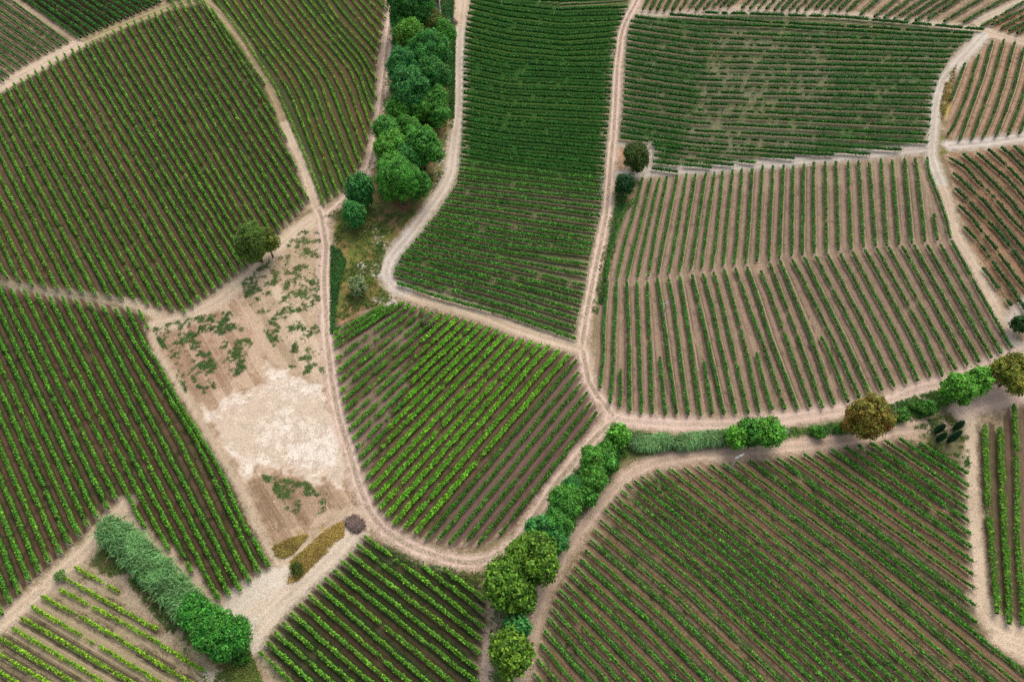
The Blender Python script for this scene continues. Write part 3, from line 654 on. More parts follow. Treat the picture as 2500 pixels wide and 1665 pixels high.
# spread over the whole sheet
def full(a, fill):
    out = np.empty((N,) + a.shape[1:]); out[:] = fill; out[near] = a; return out
fieldA, fieldB = lin(72, 78, 46), lin(104, 86, 62)
inside = (PXX > -130) & (PXX < 2630) & (PYY > -130) & (PYY < 1800)
m = ~inside & (nst == 0)
nA[m] = fieldA; nB[m] = fieldB; nwd[m] = .15
LAYERS_C = dict(colA=full(nA, fieldA), colB=full(nB, fieldB), colS=full(nS, fieldB), colR=full(nR, fieldB))
LAYERS_F = dict(endd=full(nend, 9), v=full(nv, 0), fleck=full(nfl, 0), u=full(nu, 0), strip=full(nst, 0), alt=full(nalt, 0), chalk=full(nch, 0), weed=full(nwd, .15), rd=full(nrd, 9), rl=full(nrl, 9), rgreen=full(nrg, 0))
def ground_obj(name, faces, vid, lift):
    o = mesh_obj(name, np.c_[gx[vid], gy[vid], gz[vid] + lift], faces, M_GROUND, smooth=True)
    for k, a in LAYERS_C.items():
        at = o.data.attributes.new(k, 'FLOAT_COLOR', 'POINT'); c4 = np.ones((len(vid), 4), np.float32); c4[:, :3] = a[vid]
        at.data.foreach_set("color", c4.ravel())
    for k, a in LAYERS_F.items():
        at = o.data.attributes.new(k, 'FLOAT', 'POINT'); at.data.foreach_set("value", a[vid].astype(np.float32))
    tag(o, kind='structure')
    return o
nc, nr = len(xs), len(ys)
r_, c_ = np.meshgrid(np.arange(nr - 1), np.arange(nc - 1), indexing='ij')
q0 = (r_ * nc + c_).ravel()
allf = np.c_[q0, q0 + 1, q0 + nc + 1, q0 + nc]
ground_obj("ground", allf, np.arange(N), 0.0)
rdf = LAYERS_F['rd'][allf].min(1) < .3
rf = allf[rdf]
uniq, inv = np.unique(rf, return_inverse=True)
ground_obj("dirt_road", inv.reshape(-1, 4), uniq, 0.02)

# ------------------------------------------------------------------ vine rows
SP = [(pts(a), b, c) for a, b, c in SPARSE]
def hedge(F, px, py, key, idx, lod=1.0):
    """vines of one row along pixel polyline -> dict of arrays"""
    x, y, _ = unproj(px, py, .9)
    p = np.c_[x, y]
    L = np.hypot(*np.diff(p, axis=0).T).sum()
    if L < 1: return None
    n = max(4, int(L / .36))
    p = resample(p, n)
    wig = (vnoise(p[:, 0] * 1.0, p[:, 1] * 1.0, 2.3, 11) - .5) * .22
    t = np.gradient(p, axis=0); t /= np.hypot(t[:, 0], t[:, 1])[:, None]
    nn = np.c_[-t[:, 1], t[:, 0]]
    p = p + nn * wig[:, None]
    z = hgt(p[:, 0], p[:, 1])
    qx, qy = proj(p[:, 0], p[:, 1], z + .9)
    gp = np.full(n, F['gap']); lf = np.ones(n)
    for poly, g, f in SP:
        m = inpoly(qx, qy, poly); gp[m] = np.maximum(gp[m], g); lf[m] = f
    s = np.arange(n) * .36
    cell = (s / 1.1).astype(int)
    rnd = RNG.random(cell[-1] + 2)
    size = .90 + .22 * RNG.random(cell[-1] + 2)
    big = vnoise(s, np.full(n, idx * 7.1), 9.0, 21)
    sc = np.where(rnd[cell] < gp * (1.5 - big), .12, size[cell])
    sc = np.convolve(np.pad(sc, 2, 'edge'), [.1, .2, .4, .2, .1], 'valid') * lf
    sc *= 1 - F['beads'] * .5 * (1 + np.cos(2 * math.pi * s / 1.15)) * .6
    w, h = F['w'], F['h'] * (.93 + .14 * vnoise(s, np.full(n, idx * 3.3), 6, 5))
    if key == 'K' and idx >= 23: w, h = w * .68, h * .9
    if key == 'L':
        up = np.clip(1 - idx / 16, 0, 1); w = w * (1 + .8 * up); h = h * (1 + .3 * up)
    if key == 'L': w = w * (.8 + .5 * RNG.random())
    if key == 'C' and idx > 25: h = h * .90; base_c = lin(58, 116, 42)
    if key == 'C' and idx <= 25: h = h * 1.06
    base = lin(*F['leaf'])
    if key == 'K':
        if idx >= 23: base = lin(56, 112, 32)
        sparse = inpoly(qx, qy, SP[2][0])
    if key == 'C' and idx > 25: base = base_c
    if key == 'L' and idx < 14: base = lin(60, 124, 34)
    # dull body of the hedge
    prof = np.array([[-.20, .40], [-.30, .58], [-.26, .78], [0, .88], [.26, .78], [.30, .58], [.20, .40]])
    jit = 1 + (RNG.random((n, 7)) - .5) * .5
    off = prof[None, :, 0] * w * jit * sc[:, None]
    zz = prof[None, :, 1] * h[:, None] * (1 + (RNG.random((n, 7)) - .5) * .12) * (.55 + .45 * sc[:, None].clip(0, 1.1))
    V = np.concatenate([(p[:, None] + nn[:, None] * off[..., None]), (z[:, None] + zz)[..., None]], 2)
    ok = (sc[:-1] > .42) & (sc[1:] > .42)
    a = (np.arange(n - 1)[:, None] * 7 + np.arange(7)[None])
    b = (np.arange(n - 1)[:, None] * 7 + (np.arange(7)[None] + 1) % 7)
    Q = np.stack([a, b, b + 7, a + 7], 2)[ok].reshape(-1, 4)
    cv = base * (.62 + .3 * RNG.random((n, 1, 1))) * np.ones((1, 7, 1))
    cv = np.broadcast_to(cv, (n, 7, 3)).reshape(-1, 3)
    # leaves
    m = int(L * 26 * F['dens'] * lod)
    k = RNG.integers(0, n - 1, m); f = RNG.random(m)
    keep = RNG.random(m) < (sc[k] ** 1.3 + .05)
    k, f = k[keep], f[keep]; m = len(k)
    cp = p[k] * (1 - f[:, None]) + p[k + 1] * f[:, None]
    nk = nn[k]; S = sc[k]
    v = RNG.random(m) ** .62
    side = np.where(RNG.random(m) < .5, -1, 1) * RNG.random(m) ** .45
    hw = w * (.24 + .30 * np.sin(np.clip(v, 0, 1) * 2.5)) * S
    top = RNG.random(m) < .10
    zc = z[k] + h[k] * (.36 + .64 * v + np.where(top, .14 * RNG.random(m), 0)) * (.55 + .45 * S.clip(0, 1.1))
    C = np.c_[cp + nk * (side * hw + RNG.normal(0, .07, m))[:, None] , zc + RNG.normal(0, .05, m)]
    nrm = np.c_[nk * (side * .9)[:, None], .35 + .8 * v] + RNG.normal(0, .45, (m, 3))
    nrm /= np.linalg.norm(nrm, axis=1)[:, None]
    ax = np.cross(nrm, RNG.normal(0, 1, (m, 3))); ax /= np.linalg.norm(ax, axis=1)[:, None] + 1e-9
    bx = np.cross(nrm, ax)
    sz = (.10 + .13 * RNG.random(m)) * (.9 + .35 * w)
    ax *= sz[:, None]; bx *= (sz * .85)[:, None]
    LV = np.stack([C - ax, C - bx, C + ax, C + bx], 1).reshape(-1, 3)
    LQ = np.arange(m * 4).reshape(-1, 4)
    young_lit = (RNG.random(m) < F['young'] * v ** 2 * 1.3)
    cl = base * np.array([1.22, 1.08, .90]) * ((.7 + .6 * RNG.random(m)) * (.60 + .5 * vnoise(s[k] + f * .36, np.full(m, idx * 5.7), 1.9, 41) + .5 * vnoise(s[k] + f * .36, side * .3 + idx, .37, 42)))[:, None]
    cl[young_lit] = cl[young_lit] * np.array([1.9, 1.45, 1.1])  # yellower young shoots near the top; central block's top light is painted here too
    if key == 'K':
        sl = sparse[k]; cl[sl] = cl[sl] * np.array([.55, .62, 1.1])
    cl = np.repeat(cl, 4, 0)
    # woody stems, one per vine
    st = np.nonzero((np.diff(cell, prepend=-1) > 0))[0]
    sp_ = p[st]; zz0 = z[st]; r = .03
    SV = []
    for dx, dy in ((r, 0), (0, r), (-r, 0), (0, -r)):
        SV.append(np.c_[sp_ + [dx, dy], zz0 - .05]); SV.append(np.c_[sp_ + [dx * .8, dy * .8], zz0 + .8])
    SV = np.stack(SV, 1).reshape(-1, 3); b0 = np.arange(len(st))[:, None] * 8
    SQ = np.concatenate([b0 + np.array([[i * 2, (i * 2 + 2) % 8, (i * 2 + 3) % 8, i * 2 + 1]]) for i in range(4)], 0)
    nv = len(V.reshape(-1, 3))
    verts = np.concatenate([V.reshape(-1, 3), LV, SV])
    quads = np.concatenate([Q, LQ + nv, SQ + nv + len(LV)])
    cols = np.concatenate([cv, cl, np.tile([.06, .04, .03], (len(SV), 1))])
    mi = np.r_[np.zeros(len(Q) + len(LQ), int), np.ones(len(SQ), int)]
    ends = [(p[0], -t[0], qx[0], qy[0]), (p[-1], t[-1], qx[-1], qy[-1])]
    return dict(v=verts, q=quads, c=cols, mi=mi, ends=ends, mid=p[n // 2], size=L * float(np.mean(pxm(qx, qy))))

def ordinal(n):
    return "%d%s" % (n, 'th' if 10 <= n % 100 <= 20 else {1: 'st', 2: 'nd', 3: 'rd'}.get(n % 10, 'th'))

post_mb = MB()
post_mb.tube([(0, 0, -.2), (0, 0, 1.0), (0, 0, 2.0)], [.065, .06, .055], 6)
_pv = None
def post_obj(parent, origin, p, out, lean):
    global _pv
    if _pv is None:
        o = post_mb.build("post", M_POST, parent); _pv = o.data
    else:
        o = bpy.data.objects.new("post", _pv); scene.collection.objects.link(o); o.parent = parent
    o.location = (p[0] - origin[0], p[1] - origin[1], float(hgt(p[0], p[1])) - origin[2])
    o.rotation_euler = Vector((out[0] * lean, out[1] * lean, 1)).to_track_quat('Z', 'Y').to_euler()

rows = []
REV = {'A': 1, 'B': 0, 'C': 0}
for key, F in FAM.items():
    a, b = F['range']
    lst = []
    for i in range(a, b + 1):
        P = fam_at(F, i)[0]
        if key == 'E' and i == 0: lst.append((i, P)); continue
        lst.append((i, P))
    for e in F.get('extra', []): lst.append((100 + len(lst), resample(e, NS)))
    if key == 'A': lst = lst[::-1]
    for n_, (i, P) in enumerate(lst):
        # px length inside the picture decides what counts as large
        ins = (P[:, 0] > 0) & (P[:, 0] < W) & (P[:, 1] > 0) & (P[:, 1] < HH)
        if not ins.any(): continue
        seg = np.hypot(*np.diff(P, axis=0).T) * (ins[1:] & ins[:-1])
        rows.append(dict(key=key, i=i, n=n_ + 1, P=P, rank=float(seg.sum() * pxm(P[:, 0].mean(), P[:, 1].mean()) * F['h']), top=n_ + 1 == len(lst)))
order = sorted(range(len(rows)), key=lambda k: -rows[k]['rank'])
single = set(order[:296])
rest = []
for k, r in enumerate(rows):
    F = FAM[r['key']]
    hg = hedge(F, r['P'][:, 0], r['P'][:, 1], r['key'], r['i'] if r['i'] < 100 else r['i'] - 80)
    if hg is None: continue
    if k not in single:
        rest.append(hg); continue
    o3 = (float(hg['ends'][0][0][0]), float(hg['ends'][0][0][1]), float(hgt(*hg['ends'][0][0])))
    look = F['look']
    if r['key'] == 'K': look = 'sparse pale' if r['n'] <= 8 else ('slender green' if r['n'] > 23 else 'bright lush green')
    if r['key'] == 'C' and r['n'] > 26: look = 'trim green'
    if r['key'] == 'L' and r['n'] <= 13: look = 'bushy green'
    if r['i'] >= 100: lab = "short inserted %s vine row, %s of five in the %s" % (look, ordinal(r['i'] - 99 - len(range(F['range'][0], F['range'][1] + 1))), F['where'])
    else: lab = "%s vine row in the %s, %s from %s" % (look, F['where'], ordinal(r['n']), F['frm'])
    if len(lab.split()) > 16: lab = "%s vine row in the %s, %s from %s" % (look.split()[-1], F['where'], ordinal(r['n']), F['frm'])
    t = empty("vine_row", o3, lab, "vine row", "vine rows in the " + F['where'])
    mesh_obj("vines", hg['v'], hg['q'], [M_LEAF, M_STEM], hg['c'], t, o3, hg['mi'])
    for (p, out, qx, qy) in hg['ends']:
        if -20 < qx < W + 20 and -20 < qy < HH + 20:
            post_obj(t, o3, p + out * .25, out, [.06, .25][r['key'] in 'EF'])
if rest:
    off = 0; V = []; Q = []; C = []; MI = []
    for g in rest:
        V.append(g['v']); Q.append(g['q'] + off); C.append(g['c']); MI.append(g['mi']); off += len(g['v'])
    o = mesh_obj("vine_rows", np.concatenate(V), np.concatenate(Q), [M_LEAF, M_STEM], np.concatenate(C), mat_idx=np.concatenate(MI))
    tag(o, "small far vine rows in the corner and edge blocks of the picture", "vine rows", kind='stuff')

# ------------------------------------------------------------------ trees
def ico(sub=2):
    bm = __import__('bmesh').new(); __import__('bmesh').ops.create_icosphere(bm, subdivisions=sub, radius=1)
    v = np.array([x.co[:] for x in bm.verts]); f = np.array([[x.index for x in q.verts] for q in bm.faces]); bm.free()
    return v, f
IV, IF = ico(2)

def leaf_cloud(rng, C, Nn, size, col, per=4, spread=.3):
    """clusters of leaf quads at points C with outward normals Nn"""
    m = len(C) * per
    c = np.repeat(C, per, 0) + rng.normal(0, spread, (m, 3))
    n = np.repeat(Nn, per, 0) + rng.normal(0, .5, (m, 3)); n /= np.linalg.norm(n, axis=1)[:, None]
    ax = np.cross(n, rng.normal(0, 1, (m, 3))); ax /= np.linalg.norm(ax, axis=1)[:, None] + 1e-9
    bx = np.cross(n, ax)
    s = size * (.6 + .8 * rng.random(m))
    ax *= s[:, None]; bx *= (s * .7)[:, None]
    v = np.stack([c - ax, c - bx, c + ax, c + bx], 1).reshape(-1, 3)
    cc = np.repeat(col, per, 0) * (.8 + .4 * rng.random(m))[:, None]
    return v, np.arange(m * 4).reshape(-1, 4), np.repeat(cc, 4, 0)

def tree(px, py, rp, leaf, label, name="broadleaf_tree", cat="tree", group=None, tall=1.25, lobes=18, size=.19, leaf2=None, seed=0, dens=1.0, flat=1.0, loose=0.0, squash=1.0):
    rng = np.random.default_rng(1000 + seed + int(px * 7 + py))
    size = size * rng.uniform(.8, 1.3)
    R = rp * 1.06 / float(pxm(px, py))
    H = 2 * R * tall
    ch = H * .86 * .5                        # crown half height
    zc = H - ch
    x, y, z = unproj(px, py, zc); x, y = float(x), float(y); z0 = float(hgt(x, y))
    root = empty(name, (x, y, z0), label, cat, group)
    base = lin(*leaf); base2 = lin(*(leaf2 or leaf))
    V, Q, Cc = [], [], []; off = 0
    tips = []
    lob = []
    for i in range(lobes):
        ph = i * 2.39996 + rng.random() * .5; zz = 1 - 2 * (i + .5) / lobes
        zz = zz * .8 + .18
        rr = math.sqrt(max(0, 1 - zz * zz))
        q = .46 + .34 * rng.random()
        lob.append((np.array([math.cos(ph) * rr * q * R, math.sin(ph) * rr * q * R * squash, zc + zz * q * ch]), (.26 + .26 * rng.random()) * R))
    lob.append((np.array([0, 0, zc]), .55 * R))
    for i in range(lobes):                  # small outer boughs that break the outline
        ph = rng.random() * 6.283; e = rng.uniform(-.25, 1.0); ce = math.cos(e)
        lob.append((np.array([math.cos(ph) * ce * .86 * R, math.sin(ph) * ce * .86 * R, zc + math.sin(e) * .86 * ch]), (.13 + .13 * rng.random()) * R))
    for li, (c, r) in enumerate(lob):
        tips.append(c)
        rz = r * min(1.15, ch / R) * flat
        lc = base * (1 - (t := rng.random() * .7)) + base2 * t
        lc = lc * (.82 + .36 * rng.random())
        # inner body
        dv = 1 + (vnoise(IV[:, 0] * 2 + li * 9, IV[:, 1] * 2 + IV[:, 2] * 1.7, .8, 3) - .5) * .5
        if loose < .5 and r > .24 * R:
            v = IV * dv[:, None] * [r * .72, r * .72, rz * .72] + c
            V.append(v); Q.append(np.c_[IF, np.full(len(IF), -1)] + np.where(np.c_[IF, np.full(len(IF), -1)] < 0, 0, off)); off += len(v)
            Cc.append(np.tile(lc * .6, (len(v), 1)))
        m = max(10, int(4 * math.pi * r * r * 4.6 * dens / (size / .2) ** 2))
        d = rng.normal(0, 1, (m, 3)); d[:, 2] += .25; d /= np.linalg.norm(d, axis=1)[:, None]
        bump = 1 + (vnoise(d[:, 0] * 3 + li * 5, d[:, 1] * 3 + d[:, 2] * 2.3, .8, 8) - .5) * .45
        pc = c + d * bump[:, None] * [r, r, rz] * (.86 + .22 * rng.random((m, 1)) ** 2)
        keep = np.ones(m, bool)
        for lj, (c2, r2) in enumerate(lob):
            if lj != li: keep &= (((pc - c2) / [r2, r2, r2 * min(1.15, ch / R)]) ** 2).sum(1) > .72
        pc, d2 = pc[keep], d[keep]
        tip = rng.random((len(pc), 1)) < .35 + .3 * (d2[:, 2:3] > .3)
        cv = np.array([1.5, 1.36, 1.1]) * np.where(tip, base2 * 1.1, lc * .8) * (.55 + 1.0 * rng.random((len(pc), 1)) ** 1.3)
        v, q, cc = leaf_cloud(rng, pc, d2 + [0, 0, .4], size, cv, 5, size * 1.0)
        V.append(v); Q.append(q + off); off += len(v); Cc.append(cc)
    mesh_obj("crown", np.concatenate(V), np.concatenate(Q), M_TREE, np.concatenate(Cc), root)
    mb = MB()
    tr = max(.08, R * .07)
    mb.tube([(0, 0, -.3), (.03 * R, 0, H * .15), (.0, .04 * R, zc - ch * .3), (0, 0, zc)], [tr * 1.3, tr, tr * .8, tr * .4], 8)
    for c in tips[:lobes:max(1, lobes // 5)]:
        a = np.array([0, 0, H * .22 + .2 * rng.random()])
        mb.tube([a, (a + c) / 2 + [0, 0, -.1 * R], c], [tr * .6, tr * .4, tr * .12], 5)
    mb.build("trunk", M_BARK, root)
    return root

TEAL, DGREEN, GREEN, BRIGHT, YEL, OLIVE = (62, 128, 64), (56, 112, 46), (72, 134, 52), (90, 152, 54), (104, 142, 48), (92, 124, 52)
BELT = "trees in the belt between the two upper tracks"
VAL = "trees along the gully between the two lower tracks"
def tt(s, ox, oy, k=.2742):
    a = [float(v) for v in s.split(',')]; return a[0] * k + ox, a[1] * k + oy, a[2] * k
for s, c, c2, lab in [
 ("1410,70,175", TEAL, DGREEN, "blue green tree beside the brick tower at the top of the belt"),
 ("1330,165,110", (52, 116, 66), TEAL, "dark blue green tree just below the topmost tree, by the left track"),
 ("1530,90,80", GREEN, TEAL, "small green tree left of the brick tower's grey door"),
 ("1400,330,125", OLIVE, BRIGHT, "yellowish green tree, third down the left side of the belt"),
 ("1590,235,105", OLIVE, (96, 104, 52), "olive brown tree directly below the brick tower"),
 ("1690,310,95", BRIGHT, GREEN, "light green tree left of the dark plank heap"),
 ("1560,470,150", GREEN, TEAL, "broad green tree in the middle of the upper belt"),
 ("1335,590,130", (52, 116, 70), TEAL, "large round blue green tree by the left track"),
 ("1590,690,135", TEAL, DGREEN, "broad blue green tree right of the large round one"),
 ("1385,820,150", (42, 98, 50), TEAL, "dark green tree above the bright green pair in the belt"),
 ("1620,900,100", DGREEN, GREEN, "dark low tree against the grass strip by the right track"),
 ("1310,965,105", BRIGHT, GREEN, "bright green tree, left one of the bright pair"),
 ("1490,985,95", (86, 138, 44), GREEN, "bright yellow green tree, right one of the bright pair"),
 ("1650,1030,90", DGREEN, GREEN, "dark green tree at the lower end of the grass strip"),
 ("1190,1180,115", TEAL, GREEN, "blue green tree hanging over the left track"),
 ("1390,1170,105", BRIGHT, GREEN, "light green tree right of the one hanging over the track"),
 ("1230,1330,130", GREEN, BRIGHT, "green tree below the one hanging over the track"),
 ("1500,1330,140", (48, 108, 42), GREEN, "green tree on the right of the lower belt clump"),
 ("1530,1210,75", GREEN, BRIGHT, "small green tree between the belt clump and the dirt bank"),
 ("1380,1420,120", (56, 118, 44), TEAL, "green tree in the heart of the lower belt clump"),
 ("1250,1500,125", BRIGHT, GREEN, "light green tree above the lowest round pair of the belt")]:
    a = tt(s, 620, 0); tree(*a, c, lab, group=BELT, leaf2=c2, tall=1.3)
for s, c, c2, lab in [
 ("1290,120,165", (66, 140, 46), GREEN, "round bright green tree at the lower end of the belt"),
 ("1450,150,105", (46, 104, 40), GREEN, "darker green tree right of the round bright one at the belt's end"),
 ("940,190,112", (46, 106, 56), TEAL, "dark blue green tree beside the left track near its junction"),
 ("1000,280,60", (30, 88, 50), TEAL, "small dark tree under the blue green junction tree"),
 ("895,420,92", (52, 128, 62), TEAL, "lighter blue green tree just above the track junction")]:
    a = tt(s, 620, 410); tree(*a, c, lab, group=BELT, leaf2=c2, tall=1.35)
tree(*tt("915,1050,88", 620, 410), (100, 128, 92), "round grey green bush in the wild patch by the hairpin", "round_bush", "bush", tall=.8, lobes=9, size=.15, leaf2=(120, 140, 100))
a = (617, 592, 37); tree(*a, (90, 122, 54), "olive walnut tree with bare trunk, left one at the field corner", "walnut_tree", tall=1.55, leaf2=(80, 108, 46), loose=.2)
tree(650, 592, 26, (84, 108, 40), "smaller olive green tree right of the bare trunked walnut", "walnut_tree", tall=1.7, leaf2=(100, 116, 50), loose=.2)
tree(1553, 384, 29, (50, 74, 32), "dark bushy tree at the left end of the chalk strip", tall=1.2, leaf2=(66, 88, 36))
tree(1525, 452, 22, (34, 76, 38), "small dark tree beside the main road below the chalk strip", tall=1.2)
for px, py, r, c, c2, lab in [
 (1509, 1062, 24, (56, 124, 42), BRIGHT, "green tree at the fork where the gully begins"),
 (1482, 1100, 22, (60, 120, 40), GREEN, "green tree just left of the reed patch in the gully"),
 (1448, 1122, 30, (82, 134, 42), GREEN, "yellow green tree below the gully fork"),
 (1482, 1128, 24, (50, 112, 44), GREEN, "green tree on the field side of the gully below the fork"),
 (1449, 1168, 30, (84, 138, 42), GREEN, "bright yellow green tree halfway up the gully"),
 (1404, 1188, 26, (70, 132, 70), TEAL, "pale blue green tree left of the yellow green one"),
 (1432, 1212, 24, (44, 100, 34), GREEN, "dark green tree beside the field track in the gully"),
 (1380, 1226, 36, (72, 124, 44), GREEN, "rounded green tree below the pale blue green one"),
 (1362, 1276, 34, (72, 132, 66), GREEN, "soft pale green tree above the blue green one in the gully"),
 (1318, 1296, 32, (60, 122, 68), TEAL, "blue green tree leaning to the inner road"),
 (1348, 1318, 30, (58, 118, 56), TEAL, "green tree between the soft pale one and the walnut"),
 (1303, 1364, 52, (54, 98, 32), (92, 132, 42), "large dark walnut tree with yellow tips, upper one of three"),
 (1240, 1424, 52, (54, 98, 32), (88, 130, 42), "large dark walnut tree with yellow tips, left one of three"),
 (1272, 1460, 32, (50, 96, 34), (84, 126, 42), "dark green tree tucked behind the left walnut"),
 (1262, 1538, 30, (54, 112, 62), TEAL, "blue green tree in the gap above the lowest walnut"),
 (1250, 1592, 44, (56, 100, 32), (96, 134, 42), "large walnut tree with yellow tips at the bottom edge"),
 (1797, 1067, 25, (76, 146, 44), BRIGHT, "light green tree, left one of the three by the lower pole"),
 (1832, 1052, 30, (38, 104, 48), GREEN, "dark green tree, middle one of the three by the lower pole"),
 (1874, 1057, 34, (58, 134, 44), BRIGHT, "round green tree, right one of the three by the lower pole"),
 (2342, 950, 34, (66, 128, 56), BRIGHT, "light green tree, left one of the pair by the right road bend"),
 (2390, 930, 27, (80, 146, 52), BRIGHT, "brighter green tree, right one of the pair by the road bend")]:
    wal = 'walnut' in lab
    tree(px, py, r, c, lab, "walnut_tree" if wal else "broadleaf_tree", group=None if wal else VAL, leaf2=c2, tall=1.2, size=.24 if wal else .2, lobes=24 if wal else 18)
tree(2115, 1024, 45, (146, 102, 46), "rusty orange brown tree between the two lower tracks", "autumn_tree", tall=1.35, leaf2=(110, 116, 48), lobes=20)
tree(2475, 912, 42, (86, 124, 46), "olive tree with orange tinged top near the right edge", tall=1.15, leaf2=(122, 126, 52), lobes=18)
tree(2494, 792, 20, (42, 80, 36), "dark green tree cut by the right edge above the road", tall=1.2)
for px, py, r, lab in [(1997, 1054, 16, "round green bush, leftmost along the gully strip"), (2052, 1048, 14, "green bush just left of the rusty tree"), (2172, 1028, 13, "small bright bush just right of the rusty tree"),
   (2204, 1012, 16, "dark leafy bush, second right of the rusty tree"), (2232, 992, 10, "small low bush between the two dark leafy bushes"), (2264, 993, 20, "larger dark leafy bush left of the light green pair")]:
    tree(px, py, r, (56, 112, 44), lab, "round_bush", "bush", "bushes along the gully strip", tall=.8, lobes=8, size=.17, leaf2=(74, 128, 50))
tree(147, 1406, 13, (112, 146, 88), "pale green bush where the yellow green rows meet the road", "round_bush", "bush", tall=.9, lobes=7, size=.15)
tree(725, 1388, 16, (74, 92, 38), "low green bush on the yellow grass island", "round_bush", "bush", tall=.6, lobes=7, size=.15)
tree(592, 1604, 16, (60, 110, 42), "green bush below the big tree at the pale yard", "round_bush", "bush", tall=.8, lobes=7, size=.15)
for px, py, r, lab in [(478, 1492, 36, "dark green tree joining the cane thicket to the big tree"), (520, 1530, 45, "big round green tree, left half of the clump by the yard"), (562, 1558, 46, "big round green tree, right half of the clump by the yard")]:
    tree(px, py, r, (46, 116, 52), lab, group="trees at the lower end of the cane thicket", leaf2=(66, 134, 50), tall=1.1, lobes=15)

# cypresses: base and tip in the picture
def cypress(bx, by, hm, label, r=.55):
    rng = np.random.default_rng(int(bx))
    x, y, z = (float(v) for v in unproj(bx, by))
    root = empty("cypress_tree", (x, y, z), label, "tree", "young cypresses")
    m = 1500
    t = rng.random(m) ** .8; ph = rng.random(m) * 6.283
    rad = r * np.sin(np.clip(t * .93 + .07, 0, 1) * math.pi) ** .55 * (.85 + .25 * rng.random(m))
    C = np.c_[np.cos(ph) * rad, np.sin(ph) * rad, .25 + t * (hm - .25)]
    n = np.c_[np.cos(ph), np.sin(ph), np.full(m, .8)]
    v, q, c = leaf_cloud(rng, C, n, .13, lin(34, 72, 36) * (.6 + .9 * rng.random((m, 1))), 3, .08)
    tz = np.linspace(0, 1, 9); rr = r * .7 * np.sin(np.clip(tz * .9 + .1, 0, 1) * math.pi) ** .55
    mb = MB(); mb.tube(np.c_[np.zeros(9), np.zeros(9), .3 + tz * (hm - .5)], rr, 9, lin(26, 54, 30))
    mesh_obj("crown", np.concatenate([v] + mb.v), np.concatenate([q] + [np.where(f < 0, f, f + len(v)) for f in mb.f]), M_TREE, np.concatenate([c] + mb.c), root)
    MB().tube([(0, 0, -.2), (0, 0, .6)], [.1, .08], 6).build("trunk", M_BARK, root)
cypress(2283, 1056, 4.0, "small cypress, top left one of the four in the grass triangle")
cypress(2288, 1076, 3.8, "small cypress, lower left one of the four in the grass triangle")
cypress(2329, 1048, 4.0, "small cypress, top right one of the four in the grass triangle")
cypress(2313, 1079, 5.6, "tallest cypress, lower right one of the four in the grass triangle")

# ------------------------------------------------------------------ cane thickets: long arching grey green blades
def canes(name, label, line, wpx, hm, n, c1, c2, cat):
    rng = np.random.default_rng(len(label))
    p = resample(pts(line), 80)
    x, y, _ = unproj(p[:, 0], p[:, 1], hm * .6)
    W2 = wpx / float(pxm(p[:, 0].mean(), p[:, 1].mean()))
    k = rng.integers(0, 79, n); f = rng.random(n)
    c = np.c_[x[k] * (1 - f) + x[k + 1] * f, y[k] * (1 - f) + y[k + 1] * f] + rng.normal(0, .36, (n, 2)).clip(-1, 1) * W2
    z = hgt(c[:, 0], c[:, 1])
    tall = hm * (.45 + .55 * vnoise(c[:, 0], c[:, 1], 1.6, 14) + .3 * rng.random(n))
    ph = rng.random(n) * 6.283 + 0
    z1 = z + tall * (.35 + .65 * rng.random(n) ** .5)
    d = np.c_[np.cos(ph), np.sin(ph)]
    L = .9 + 1.0 * rng.random(n); wd = .07 + .07 * rng.random(n)
    side = np.c_[-d[:, 1], d[:, 0], np.zeros(n)] * wd[:, None]
    a = np.c_[c, z1]
    b = a + np.c_[d * (L * .45)[:, None], L * .30]
    e = a + np.c_[d * L[:, None], L * (.1 - .5 * rng.random(n))]
    V = np.stack([a - side * .5, a + side * .5, b - side, b + side, e - side * .15, e + side * .15], 1).reshape(-1, 3)
    i0 = np.arange(n)[:, None] * 6
    Q = np.concatenate([i0 + [[0, 1, 3, 2]], i0 + [[2, 3, 5, 4]]])
    t = rng.random((n, 1)); big = vnoise(c[:, 0], c[:, 1], 2.0, 4)[:, None]
    col = (lin(*c1) * (1 - t) + lin(*c2) * t) * (.6 + .8 * big)
    C = np.repeat(col, 6, 0)
    ns = n // 12
    sx = np.c_[c[:ns] + rng.normal(0, .1, (ns, 2)), z[:ns]]
    mb = MB()
    SV = []
    for dx, dy in ((.03, 0), (-.015, .026), (-.015, -.026)):
        SV.append(sx + [dx, dy, -.1]); SV.append(sx + [dx, dy, 0] + np.c_[np.zeros((ns, 2)), tall[:ns] * .95])
    SV = np.stack(SV, 1).reshape(-1, 3); j0 = np.arange(ns)[:, None] * 6 + len(V)
    SQ = np.concatenate([j0 + [[0, 2, 3, 1]], j0 + [[2, 4, 5, 3]], j0 + [[4, 0, 1, 5]]])
    o = mesh_obj(name, np.concatenate([V, SV]), np.concatenate([Q, SQ]), M_TREE, np.concatenate([C, np.tile(lin(96, 110, 60), (len(SV), 1))]))
    tag(o, label, cat, kind='stuff')
canes("cane_thicket", "long grey green cane thicket running down to the big round trees", "268,1292 300,1318 345,1360 395,1410 440,1455 462,1490", 34, 4.0, 22000, (132, 176, 108), (76, 128, 64), "canes")
canes("reed_patch", "pale green reed patch just right of the gully fork", "1550,1080 1590,1082 1630,1078", 13, 2.2, 5200, (132, 166, 108), (80, 128, 66), "reeds")
canes("reed_patch", "longer pale green reed patch left of the three trees by the pole", "1658,1082 1700,1074 1745,1070 1775,1068", 13, 2.2, 6500, (132, 166, 108), (80, 128, 66), "reeds")
canes("dry_brush", "heap of dry grey brushwood beside the main junction", "858,1272 868,1280 878,1284", 11, .3, 900, (150, 128, 116), (110, 92, 84), "brush")
